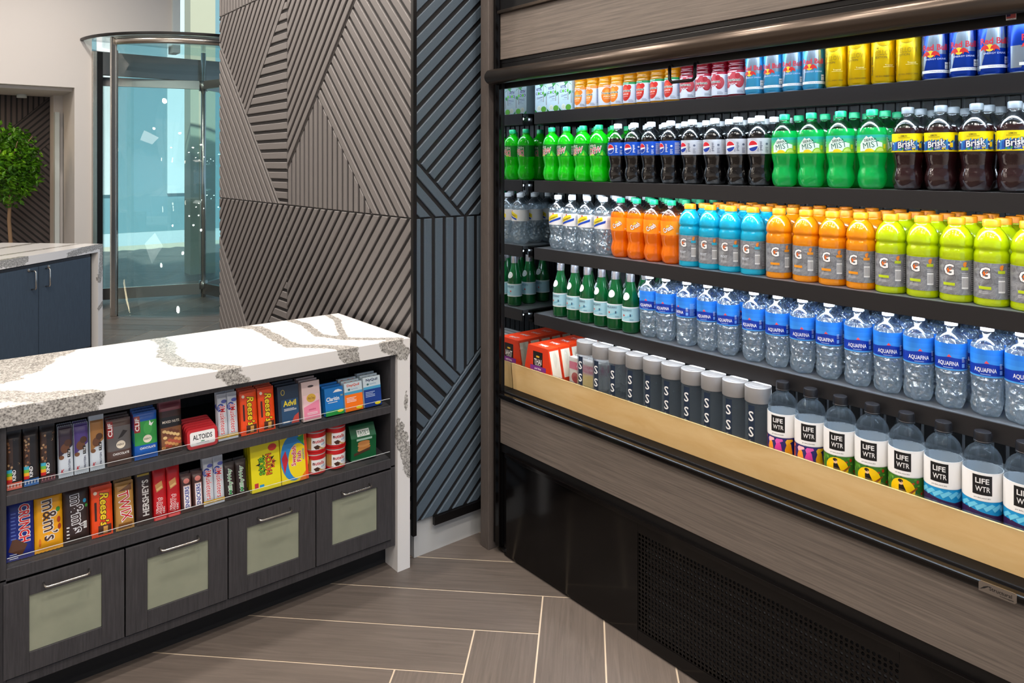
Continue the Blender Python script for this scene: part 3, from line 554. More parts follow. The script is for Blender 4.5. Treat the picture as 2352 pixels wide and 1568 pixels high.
mm = M(); mm.box(1.885, 2.6, Y0, 2.379, 2.011, 2.028, 'black_satin'); mm.box(1.885, 1.915, Y0, 2.379, 1.992, 2.011, 'black_satin'); mm.box(1.878, 2.6, Y0, 2.379, 2.215, 2.34, 'black_satin'); mm.box(1.865, 1.885, Y0, 2.379, 2.215, 2.228, 'bar_bronze'); ckp('canopy', mm, .002)
mm = M(); mm.tube([(1.852, Y0, 1.957), (1.852, 2.405, 1.957), (1.852, 2.418, 1.957), (1.852, 2.423, 1.957)], [.031, .031, .024, .008], 'bar_bronze', 28); ckp('bumper_bar', mm)
mm = M(); mm.box(1.9, 1.915, Y0, 2.374, 1.911, 1.992, 'black_satin'); mm.box(1.893, 1.9, Y0, 2.374, 1.935, 1.943, 'black_gloss'); ckp('valance', mm, .001)
mm = M(); hy = [1.509, 1.416]
mm.tube([(1.899, 1.515, 1.916), (1.892, 1.515, 1.912), (1.89, 1.514, 1.872), (1.89, 1.505, 1.862), (1.89, 1.425, 1.862), (1.89, 1.416, 1.87), (1.892, 1.416, 1.912), (1.899, 1.416, 1.916)], .0055, 'black_satin', 10); ckp('night_curtain_handle', mm)
mm = M(); F_ = lambda u, v, o: (1.8998 - o, 1.2 - u, v)
fl = R(.621, .641, 1.921, 1.936, W_) + R(.6218, .6402, 1.9245, 1.9352, C(190, 90, 90)) + R(.6218, .63, 1.929, 1.9352, C(60, 50, 90)) + T('U.S.A.', .631, 1.9228, .012, .002, K_)
art(mm, fl, F_); ckp('flag_sticker', mm)
pm('led_canopy', (225, 240, 255), .5, emit=24)
for zt, nm in ((Z1, 0), (Z2, 1), (Z3, 2), (Z4, 3)):
    mm = M(); mm.box(2.034, 2.5, Y0, 2.335, zt - .014, zt - .0005, 'shelf_top'); mm.box(2.028, 2.034, Y0, 2.335, zt - .048, zt + .0005, 'shelf_black')
    mm.box(2.034, 2.05, Y0, 2.335, zt - .018, zt - .014, 'shelf_black'); ckp('shelf', mm, .0008)
    mm = M(); mm.box(2.06, 2.5, 2.338, 2.366, zt - .05, zt - .004, 'black_gloss'); ckp('shelf_bracket', mm)
    mm = M(); k = Y0
    mm.box(2.035, 2.049, Y0 + .02, 2.32, zt - .026, zt - .0185, 'led_white'); ckp('light_strip', mm)
mm = M(); mm.box(1.925, 1.945, Y0 + .02, 2.36, 1.972, 1.984, 'led_canopy'); ckp('light_strip', mm)
mm = M(); mm.box(1.952, 2.55, Y0, 2.374, .63, ZD - .0005, 'shelf_black'); ckp('bottom_deck', mm)
mm = M(); mm.add([(1.945, Y0, .668), (1.945, 2.372, .668), (1.951, 2.372, .668), (1.951, Y0, .668), (1.935, Y0, .776), (1.935, 2.372, .776), (1.941, 2.372, .776), (1.941, Y0, .776)], [(0, 1, 5, 4), (2, 3, 7, 6), (4, 5, 6, 7), (0, 4, 7, 3), (1, 2, 6, 5)], 'tan_panel'); ckp('front_guard', mm, .0008)
mm = M(); mm.box(1.93, 1.943, Y0, 2.372, .776, .7795, 'acrylic'); ckp('guard_edge', mm)
mm = M(); mm.box(1.895, 1.9515, Y0, 2.376, .63, .6675, 'black_rail'); mm.box(1.868, 1.9, Y0, 2.376, .642, .662, 'black_gloss'); ckp('front_rail', mm, .005)
mm = M(); mm.box(1.88, 1.96, Y0, 2.376, .458, .642, 'brown_laminate'); ckp('front_panel', mm, .001)
mm = M(); mm.box(1.885, 1.97, Y0, 2.376, .42, .458, 'black_satin'); ckp('trim_strip', mm)
mm = M(); mm.box(1.872, 1.886, Y0, 2.34, .41, .424, 'black_gloss'); mm.box(1.881, 1.886, 1.64, 2.34, .012, .41, 'black_gloss'); mm.box(1.881, 1.886, Y0, .8, .012, .41, 'black_gloss')
mm.box(1.881, 1.886, .8, 1.64, .375, .41, 'black_gloss'); mm.box(1.881, 1.886, .8, 1.64, .012, .05, 'black_gloss'); mm.box(1.886, 2.0, Y0, 2.36, .004, .012, 'black_gloss'); mm.box(1.9, 2.56, 2.32, 2.376, .02, .42, 'black_satin'); ckp('kick_panel', mm, .001)
mm = M(); pz = .0141; nz = 23; ny = 60; y0 = .8; z0 = .05
hexp = [(math.cos(a), math.sin(a)) for a in [k * PI / 3 for k in range(6)]]
sq = [(1, 0), (1, 1), (-1, 1), (-1, 0), (-1, -1), (1, -1)]
for i in range(ny):
    for j in range(nz):
        cy_ = y0 + (i + .5) * .014; cz_ = z0 + (j + .5) * pz + (0 if i % 2 else 0)
        o_ = [(1.883, cy_ + a * .007, cz_ + b * pz / 2) for a, b in sq]; h_ = [(1.883, cy_ + a * .0049, cz_ + b * .0052) for a, b in hexp]; g_ = [(1.886, y, z) for _, y, z in h_]
        mm.add(o_ + h_ + g_, [(k, (k + 1) % 6, 6 + (k + 1) % 6, 6 + k) for k in range(6)] + [(6 + k, 6 + (k + 1) % 6, 12 + (k + 1) % 6, 12 + k) for k in range(6)], 'black_gloss')
ckp('perforated_grille', mm)
mm = M()
for k in range(9): mm.add([(1.9, .8, .06 + k * .036), (1.9, 1.62, .06 + k * .036), (1.925, 1.62, .075 + k * .036), (1.925, .8, .075 + k * .036)], [(0, 1, 2, 3)], 'interior_grey')
mm.box(1.94, 1.95, Y0, 2.3, .02, .41, 'black_matte'); ckp('condenser_louvres', mm)
mm = M(); mm.tube([(1.93, 2.36, .0), (1.93, 2.36, .03)], .018, 'black_satin', 12); mm.tube([(1.9, 2.34, .012), (1.9, 2.39, .012)], .01, 'black_satin', 10); ckp('foot', mm)
mm = M(); mm.prism([(.0, -.011), (.07, -.011), (.074, -.007), (.074, .009), (.07, .012), (.004, .012), (0, .008)], lambda u, v, h: (1.868 - h, .622 - u, .653 + v), 0, .003, 'steel')
art(mm, T('Structural', .043, .002, .044, .0085, K_, 0, .01) + T('Concepts', .055, -.0065, .026, .0045, K_) + sum([P([(.004 + q, -.006 + q * .5), (.008 + q, -.004 + q * .5), (.014 + q, .001 + q * .5), (.019 + q, .004 + q * .5), (.013 + q, .003 + q * .5), (.008 + q, -.002 + q * .5)], K_) for q in (-.002, .001, .004)], []), lambda u, v, o: (1.865 - o, .622 - u, .653 + v)); ckp('name_badge', mm)

# ------------------------------------------------------------ room shell
mm = M(); mm.box(-4, 6, -5, 16, -.03, -.0015, 'grout'); me_w = .222; s2 = math.sqrt(.5)
planks = []; a0, b0, n_ = -.16, 2.512, 6; Lp = n_ * me_w; g = .0028
for k in range(-60, 70):
    for m_ in range(-8, 9):
        e = a0 + k * me_w + 2 * Lp * m_; t_ = b0 + k * me_w
        planks.append((e - Lp + g, e - g, t_ + g, t_ + me_w - g, 0)); planks.append((e + g, e + me_w - g, t_ + me_w - Lp + g, t_ + me_w - g, 1))
uvs = []; tones = []; rt = random.Random(2)
bm = bmesh.new(); uvl = bm.loops.layers.uv.new('UVMap'); tl = bm.faces.layers.float.new('tone')
for a_, b_, c_, d_, o_ in planks:
    cx = (a_ + b_ + c_ + d_) / 2 * s2; cx = ((a_ + b_) / 2 + (c_ + d_) / 2) * s2; cy = (-(a_ + b_) / 2 + (c_ + d_) / 2) * s2
    if not (-3.3 < cx < 5.5 and -4.3 < cy < 15): continue
    vs = [bm.verts.new(((a + b) * s2, (b - a) * s2, 0)) for a, b in ((a_, c_), (b_, c_), (b_, d_), (a_, d_))]
    f = bm.faces.new(vs[::-1] if False else vs); ou, ov = rt.random() * 20, rt.random() * 20; f[tl] = rt.uniform(-.02, .3)
    uv = [(0, 0), (b_ - a_, 0), (b_ - a_, d_ - c_), (0, d_ - c_)] if o_ == 0 else [(0, 0), (0, b_ - a_), (d_ - c_, b_ - a_), (d_ - c_, 0)]
    for l, q in zip(f.loops, uv): l[uvl].uv = (q[0] + ou, q[1] + ov)
bmesh.ops.recalc_face_normals(bm, faces=bm.faces)
for f in bm.faces:
    if f.normal.z < 0: f.normal_flip()
k0 = mm.mi('tile_wood'); fo = mm.build('floor'); bm2 = bmesh.new(); bm2.from_mesh(fo.data); bm2.free()
me2 = bpy.data.meshes.new('floor_planks'); bm.to_mesh(me2); bm.free()
bmf = bmesh.new(); bmf.from_mesh(fo.data); off = len(bmf.faces); bmf.from_mesh(me2)
bmf.faces.ensure_lookup_table()
for f in bmf.faces[off:]: f.material_index = 1
bmf.to_mesh(fo.data); bmf.free(); bpy.data.meshes.remove(me2); structure(fo)
def st(name, mm, bevel=0): return structure(mm.build(name, None, bevel))
mm = M(); mm.box(-4, 6, -5, 9.2, 4.0, 4.1, 'ceiling_white'); st('ceiling', mm)
mm = M(); mm.box(-4.1, -4, -5, 12, 0, 4, 'white_wall'); st('wall_left', mm)
mm = M(); mm.box(2.76, 2.86, -5, 2.56, 0, 4, 'white_wall'); st('wall_right', mm)
# facade wall with the recess, and the glazed part above the revolving door
mm = M(); mm.box(-4, 1.39, 9.2, 9.35, 2.43, 4.0, 'white_wall'); mm.box(1.39, 1.556, 9.2, 10.6, 0, 4.0, 'white_wall'); mm.box(1.3, 1.39, 10.0, 10.6, 0, 2.43, 'white_wall')
mm.box(-4, 1.39, 9.35, 10.3, 2.4, 2.45, 'white_wall'); mm.box(-4, 1.39, 10.3, 10.4, 0, 2.45, 'white_wall'); mm.box(1.556, 2.38, 9.2, 9.35, 2.97, 4.0, 'white_wall'); st('wall_back', mm)
mm = M(); mm.box(2.38, 2.46, 9.15, 9.35, 2.9, 4.0, 'pale_stone'); st('trim_1', mm)
mm = M(); mm.box(2.46, 4.8, 9.25, 9.27, 2.9, 4.0, 'teal_glass'); st('facade_strip_1', mm)
mm = M(); mm.tube([(2.7, 8.6, 2.98), (3.6, 8.2, 3.6)], .05, 'steel', 8); st('trim_2', mm)
mm = M(); mm.box(4.8, 6, 9.2, 9.35, 0, 4, 'white_wall'); st('wall_far_right', mm)
mm = M(); mm.box(1.3, 1.345, 9.9, 10.0, .0, 2.2, 'pale_stone'); st('trim_3', mm)
# recess downlight
mm = M(); mm.lathe([(.05, 2.36), (.05, 2.4)], 'pale_stone', 16, c=(1.0, 10.1)); tag(mm.build('smoke_detector'), 'small round white detector on the recess ceiling', 'detector')

# feature wall block
mm = M(); mm.box(1.585, 2.9, 2.568, 4.96, .15, 4.0, 'groove_black'); mm.box(1.59, 2.9, 2.575, 4.95, 0, .15, 'plaster_grey'); st('wall_feature', mm)
mm = M(); mm.box(1.572, 1.588, 2.552, 2.57, .1, 4.0, 'black_satin'); mm.box(1.67, 1.95, 2.545, 2.56, .118, .152, 'black_satin'); st('trim_4', mm)
def clip(poly, nx, ny_, c):                                  # keep n.p <= c
    out = []
    for i in range(len(poly)):
        p, q = poly[i], poly[(i + 1) % len(poly)]; dp = nx * p[0] + ny_ * p[1] - c; dq = nx * q[0] + ny_ * q[1] - c
        if dp <= 0: out.append(p)
        if dp * dq < 0: t = dp / (dp - dq); out.append((p[0] + t * (q[0] - p[0]), p[1] + t * (q[1] - p[1])))
    return out
def inset(poly, d):
    n = len(poly); A = sum(poly[i][0] * poly[(i + 1) % n][1] - poly[(i + 1) % n][0] * poly[i][1] for i in range(n)); s_ = 1 if A > 0 else -1; res = list(poly)
    for i in range(n):
        p, q = poly[i], poly[(i + 1) % n]; dx_, dy_ = q[0] - p[0], q[1] - p[1]; l = math.hypot(dx_, dy_)
        if l < 1e-6: continue
        nx, ny_ = s_ * dy_ / l, -s_ * dx_ / l; res = clip(res, nx, ny_, nx * p[0] + ny_ * p[1] - d)
        if len(res) < 3: return []
    return res
def slats(mm, fn, poly, ang, mat, pitch=.054, groove=.018, h=.011, ph=0):
    nx, ny_ = -math.sin(ang), math.cos(ang); ds = [nx * p[0] + ny_ * p[1] for p in poly]; c = math.floor((min(ds) - ph) / pitch) * pitch + ph
    poly = inset(poly, .003)
    while c < max(ds) and poly:
        q = clip(clip(poly, nx, ny_, c + pitch - groove / 2), -nx, -ny_, -(c + groove / 2)); c += pitch
        if len(q) < 3: continue
        ins = inset(q, .0025)
        if len(ins) == len(q):
            n = len(q); mm.add([fn(u, v, 0) for u, v in q] + [fn(u, v, h - .002) for u, v in q] + [fn(u, v, h) for u, v in ins],
                [(i, (i + 1) % n, n + (i + 1) % n, n + i) for i in range(n)] + [(n + i, n + (i + 1) % n, 2 * n + (i + 1) % n, 2 * n + i) for i in range(n)] + [tuple(range(2 * n, 3 * n))], mat)
        else: mm.prism(q, fn, 0, h, mat)
def fixn(o):
    bm = bmesh.new(); bm.from_mesh(o.data); bmesh.ops.recalc_face_normals(bm, faces=bm.faces); bm.to_mesh(o.data); bm.free(); return o
FL = lambda u, v, h: (1.585 - h, u, v); FR = lambda u, v, h: (u, 2.568 - h, v); A45 = PI / 4
def panel(fn, regs, mat, label, back):
    mm = M(); mm.prism([back[0], back[1], back[2], back[3]], fn, -.001, .003, 'groove_black')  # black backing paints in the shade between the slats
    for poly, a in regs: slats(mm, fn, poly, a, mat)
    tag(fixn(mm.build('slatted_wall_panel')), label, 'wall panel', 'slatted wall panels')
def rect(u0, u1, v0, v1): return [(u0, v0), (u1, v0), (u1, v1), (u0, v1)]
panel(FL, [([(3.84, 1.38), (3.84, 1.563), (3.46, 1.943), (2.897, 1.38)], PI / 2), ([(3.84, 1.563), (2.843, 2.56), (3.84, 2.56)], -A45), ([(3.46, 1.943), (2.897, 1.38), (2.57, 1.38), (2.57, 2.56), (2.843, 2.56)], A45)], 'panel_taupe', 'taupe slatted wall panel with chevron triangle above the stone counter end', rect(2.57, 3.84, 1.38, 2.56))
panel(FL, [([(4.96, 2.56), (4.96, 2.40), (4.455, 1.895), (3.84, 2.51), (3.84, 2.56)], -A45), ([(4.455, 1.895), (3.94, 1.38), (3.84, 1.38), (3.84, 2.51)], 0), ([(4.96, 2.40), (4.96, 1.38), (3.94, 1.38), (4.455, 1.895)], A45)], 'panel_taupe', 'taupe slatted wall panel with horizontal slat wedge, beside the revolving door', rect(3.84, 4.96, 1.38, 2.56))
panel(FL, [(rect(2.57, 3.84, .18, 1.38), -A45)], 'panel_taupe', 'taupe slatted wall panel with one diagonal direction, behind the counter end', rect(2.57, 3.84, .18, 1.38))
panel(FL, [([(4.96, 1.38), (4.96, 1.15), (4.315, .505), (3.84, .98), (3.84, 1.38)], -A45), ([(4.315, .505), (4.01, .2), (3.84, .2), (3.84, .98)], 0), ([(4.96, 1.15), (4.96, .2), (4.01, .2), (4.315, .505)], A45)], 'panel_taupe', 'taupe slatted wall panel at lower far end, just above the countertop back edge', rect(3.84, 4.96, .18, 1.38))
panel(FL, [(rect(2.57, 3.84, 2.56, 3.74), PI / 2)], 'panel_taupe', 'taupe slatted wall panel above the chevron panel, mostly past the top edge', rect(2.57, 3.84, 2.56, 3.74))
panel(FL, [(rect(3.84, 4.96, 2.56, 3.74), PI / 2)], 'panel_taupe', 'taupe slatted wall panel with vertical slats at the very top left', rect(3.84, 4.96, 2.56, 3.74))
panel(FR, [([(1.588, 1.622), (1.83, 1.38), (1.98, 1.38), (1.98, 2.56), (1.588, 2.56)], A45), ([(1.588, 1.38), (1.83, 1.38), (1.588, 1.622)], -A45)], 'panel_blue', 'blue-grey slatted wall panel, upper one beside the cooler', rect(1.588, 1.99, 1.38, 2.56))
panel(FR, [([(1.588, .927), (1.81, .705), (1.98, .875), (1.98, 1.38), (1.588, 1.38)], PI / 2), ([(1.588, .927), (1.81, .705), (1.588, .483)], -A45), ([(1.588, .483), (1.98, .875), (1.98, .15), (1.588, .15)], A45)], 'panel_blue', 'blue-grey slatted wall panel, lower one above the bare plinth', rect(1.588, 1.99, .15, 1.38))
FB = lambda u, v, h: (u, 10.298 - h, v)
panel(FB, [([(-.6, 2.4), (1.3, 2.4), (-.6, .5)], PI / 2), ([(-.6, .5), (1.3, 2.4), (1.3, 1.856), (-.336, .22), (-.6, .22)], A45), ([(.482, 1.038), (1.3, 1.856), (1.3, .22)], -A45), ([(.482, 1.038), (1.3, .22), (-.336, .22)], 0)], 'panel_dark', 'dark slatted wall panel in the recess behind the potted tree', rect(-.8, 1.3, .1, 2.4))

# ------------------------------------------------------------ stone tops with veins
def dist_poly(p, pl):
    best = 9
    for i in range(len(pl) - 1):
        a = Vector(pl[i]); b = Vector(pl[i + 1]); d = b - a; t = max(0, min(1, (p - a).dot(d) / max(d.length_squared, 1e-9))); best = min(best, (p - a - d * t).length)
    return best
def stone(name, boxes, veins, parent, step=.016):
    mm = M()
    for x0, x1, y0, y1, z0, z1 in boxes:
        def face(o, du, dv, lu, lv):
            nu = max(1, int(lu / step)); nv = max(1, int(lv / step)); b = []
            for i in range(nu + 1):
                for j in range(nv + 1): b.append(tuple(o[k] + du[k] * lu * i / nu + dv[k] * lv * j / nv for k in range(3)))
            mm.add(b, [(i * (nv + 1) + j, (i + 1) * (nv + 1) + j, (i + 1) * (nv + 1) + j + 1, i * (nv + 1) + j + 1) for i in range(nu) for j in range(nv)], 'quartz')
        X, Y, Z = (1, 0, 0), (0, 1, 0), (0, 0, 1); lx, ly, lz = x1 - x0, y1 - y0, z1 - z0
        face((x0, y0, z1), X, Y, lx, ly); face((x0, y1, z0), X, (0, -1, 0), lx, ly); face((x0, y0, z0), X, Z, lx, lz); face((x1, y1, z0), (-1, 0, 0), Z, lx, lz)
        face((x0, y1, z0), (0, -1, 0), Z, ly, lz); face((x1, y0, z0), Y, Z, ly, lz)
    o = mm.build(name, parent); at = o.data.attributes.new('vein', 'FLOAT', 'POINT'); vals = []
    for v in o.data.vertices:
        best = 0
        for pl, wd in veins:
            d = dist_poly(v.co, pl); best = max(best, 1 - .55 * (d / wd)) if d < wd * 2 else best
        vals.append(max(0, min(1, best)))
    at.data.foreach_set('value', vals); return o
def onf(l, z=.91): return [(a, b, z) for a, b in l]
def fr(l, y=2.525): return [(a, y, b) for a, b in l]
VE = [(onf([(.158, 2.873), (.259, 2.982), (.337, 3.134), (.404, 3.198)]), .11), (onf([(.171, 2.721), (.267, 2.6), (.35, 2.56), (.409, 2.525)]), .055), (fr([(.14, .87), (.3, .874), (.41, .87)]), .04),
      (onf([(.76, 3.222), (.768, 3.029), (.719, 2.861), (.725, 2.7), (.80, 2.6), (.85, 2.53)]), .035), (fr([(.82, .9), (.86, .87), (.88, .85)]), .03),
      (onf([(1.05, 3.213), (1.138, 3.097), (1.131, 2.842), (1.128, 2.7), (1.2, 2.63), (1.26, 2.56), (1.29, 2.525)]), .03), (fr([(1.25, .905), (1.3, .86)]), .028),
      (onf([(1.3, 3.216), (1.32, 3.026), (1.281, 2.8), (1.338, 2.68), (1.426, 2.6), (1.5, 2.54)]), .022), (fr([(1.43, .905), (1.48, .87), (1.51, .85)]), .03),
      (onf([(1.5, 3.243), (1.469, 3.019), (1.398, 2.853), (1.34, 2.69)]), .016), (fr([(1.49, .55), (1.53, .42), (1.54, .38)]), .028), (fr([(1.485, .6), (1.53, .5)]), .012), (fr([(1.51, .72), (1.53, .62)]), .008)]
ct = empty('candy_counter', (.84, 2.8, 0), 0, 'charcoal display counter with veined white stone top and snack shelves', 'counter')
def ctp(name, mm, bevel=0, parent=None):
    o = mm.build(name, parent or ct, bevel)
    if parent is None: o.location = (-.84, -2.8, 0)
    return o
o = stone('stone_top', [(.14, 1.54, 2.525, 3.157, .855, .91), (.14, .197, 2.525, 3.157, 0, .8549), (1.484, 1.54, 2.525, 3.157, 0, .8549)], VE, ct); o.location = (-.84, -2.8, 0)
CW = 'charcoal_wood'
mm = M(); mm.box(.199, .215, 2.541, 3.12, .1, .853, CW); mm.box(1.462, 1.482, 2.541, 3.12, .1, .853, CW); mm.box(.215, 1.462, 2.9, 2.92, .1, .853, CW); mm.box(.215, 1.462, 2.541, 3.1, .1, .128, CW); mm.box(.215, 1.462, 2.545, 2.9, .835, .853, CW); mm.box(.199, 1.482, 2.541, 2.57, .41, .418, CW); ctp('cabinet_body', mm, .0015)
for zf in (.643, .435):
    mm = M(); mm.add([(.215, 2.541, zf - .018), (1.462, 2.541, zf - .018), (1.462, 2.541, zf + .01), (.215, 2.541, zf + .01), (.215, 2.9, zf + .052), (1.462, 2.9, zf + .052), (1.462, 2.9, zf + .03), (.215, 2.9, zf + .03)], [(0, 1, 2, 3), (3, 2, 5, 4), (0, 7, 6, 1), (4, 5, 6, 7), (0, 3, 4, 7), (1, 6, 5, 2)], CW); ctp('display_shelf', mm, .001)
    mm = M(); mm.box(.217, 1.46, 2.5435, 2.546, zf + .0105, zf + .038, 'acrylic'); mm.box(.217, 1.46, 2.5435, 2.546, zf + .038, zf + .0388, C(230, 235, 238)); ctp('acrylic_lip', mm)  # pale strip along the top paints in the bright edge highlight
mm = M(); mm.box(.2, 1.483, 2.62, 2.64, 0, .1, 'black_matte'); ctp('toe_kick', mm)
dw = (1.462 - .205) / 4
for k in range(4):
    x0 = .207 + dw * k; x1 = x0 + dw - .004; z0, z1 = .134, .405
    mm = M(); f = .062; mm.box(x0, x0 + f, 2.532, 2.5405, z0, z1, CW); mm.box(x1 - f, x1, 2.532, 2.5405, z0, z1, CW); mm.box(x0 + f, x1 - f, 2.532, 2.5405, z0, z0 + .056, CW); mm.box(x0 + f, x1 - f, 2.532, 2.5405, z1 - .05, z1, CW); d = ctp('door', mm, .001)
    mm = M(); mm.box(x0 + f + .0005, x1 - f - .0005, 2.5375, 2.5402, z0 + .0565, z1 - .0505, 'frosted_glass'); o = ctp('glass_inset', mm, 0, d)
    xc = (x0 + x1) / 2; mm = M(); mm.tube([(xc - .058, 2.533, z1 - .026), (xc - .058, 2.514, z1 - .0265), (xc - .055, 2.509, z1 - .028), (xc - .048, 2.508, z1 - .029), (xc + .048, 2.508, z1 - .029), (xc + .055, 2.509, z1 - .028), (xc + .058, 2.514, z1 - .0265), (xc + .058, 2.533, z1 - .026)], .0032, 'chrome', 10); ctp('handle', mm, 0, d)

# ------------------------------------------------------------ packages on the counter shelves
def pmap(w_, h_, t_, kind):
    if kind == 'box': return lambda u, v: -t_ / 2
    def th(u, v):
        a = max(0, 1 - abs(2 * u / w_) ** 4); e = min(v, h_ - v) / h_; b = 1 if e > .16 else max(0, (e - .05) / .11)
        return -(.0008 + t_ / 2 * (a ** .5) * (b ** .6))
    return th
def pack(name, w_, h_, t_, base, items, kind='wrap', part='wrapper'):
    r = empty(name); mm = M(); th = pmap(w_, h_, t_, kind)
    if kind == 'box': mm.box(-w_ / 2, w_ / 2, -t_ / 2, t_ / 2, 0, h_, base)
    else:
        nu, nv = 14, 26
        for sgn in (1, -1):
            vs = []
            for i in range(nu + 1):
                for j in range(nv + 1):
                    u = -w_ / 2 + w_ * i / nu; v = h_ * j / nv; vs.append((u, sgn * th(u, v) - (.0006 if sgn > 0 else 0), v + (.0015 * (i % 2) if j in (0, nv) else 0)))
            fs = [(i * (nv + 1) + j, (i + 1) * (nv + 1) + j, (i + 1) * (nv + 1) + j + 1, i * (nv + 1) + j + 1) for i in range(nu) for j in range(nv)]
            mm.add(vs, fs if sgn > 0 else [f[::-1] for f in fs], base, True)
    art(mm, items, lambda u, v, o: (u, th(u, v) - .0006 * (kind != 'box') - o, v), .006 if kind == 'box' else .004, stepv=0 if kind == 'box' else .004); mm.build(part, r); return r
V90 = PI / 2
def kind_bar(c1, c2):
    it = R(-.019, .019, .02, .145, C(70, 48, 36))
    q = random.Random(c1[0])
    for k in range(34): it += D(q.uniform(-.016, .016), q.uniform(.055, .14), .003, .0035, [C(150, 104, 70), C(50, 32, 26), C(185, 150, 110)][k % 3], n=7)
    it += R(-.003, .019, .02, .145, C(34, 28, 28)) + sum([R(-.019, -.006, .048 - .009 * k, .057 - .009 * k, [C(60, 170, 200), C(110, 180, 60), C(240, 170, 30), C(210, 40, 40)][k]) for k in range(4)], [])
    it += R(-.006, .004, .02, .06, K_) + T('KIND', -.001, .04, .03, .009, W_, V90, .02) + R(-.019, .019, .0, .02, C(*c1)) + sum([D(-.015 + .008 * k, .01, .002, .005, C(*c2), n=6) for k in range(5)], [])
    return it
def specK(c): 
    return P([(-.019, .15), (.019, .15), (.019, .09), (-.019, .06)], C(*c)) + D(-.002, .085, .012, .014, C(110, 70, 45)) + D(.006, .1, .01, .01, C(80, 50, 34)) + D(-.012, .06, .007, .006, C(120, 80, 50)) + R(.004, .012, .058, .082, K_) + T('12g', .008, .07, .016, .006, W_, V90) + T('PROTEIN', .009, .035, .034, .006, C(60, 60, 90), V90) + T('K', -.01, .02, .009, .012, C(200, 30, 50), 0, .02, .2)
def clif(c1, c2, t, fg): return R(-.036, .036, .045, .118, C(*c1)) + R(-.036, -.018, .085, .135, C(150, 40, 40)) + T('CLIF', -.027, .11, .04, .013, W_, V90, .03) + D(.004, .062, .014, .012, C(235, 225, 205)) + T('ENERGY', .004, .062, .022, .006, C(*c2), 0, .02) + (P([(-.005, .08), (.012, .105), (.026, .1), (.01, .085)], C(40, 34, 32)) if fg else D(.006, .095, .014, .02, C(70, 170, 80)) + P([(.012, .118), (.018, .108), (.026, .112), (.018, .1), (.01, .104)], W_)) + T(t, .004, .035, .05, .007, W_, 0, .02)
def vert(t, w_, h_, col, out, u=0, v=0, bold=.03, sh=.1, rot=V90): return T(t, u, v, w_, h_, col, rot, bold, sh, out, .07)
musk = lambda: D(-.006, .11, .012, .014, C(60, 70, 150)) + vert('3Musketeers', .095, .019, C(200, 30, 50), W_, .0, .07, rot=-V90) + R(-.018, .018, .008, .018, C(240, 190, 30)) + D(.006, .13, .01, .006, C(90, 100, 180))
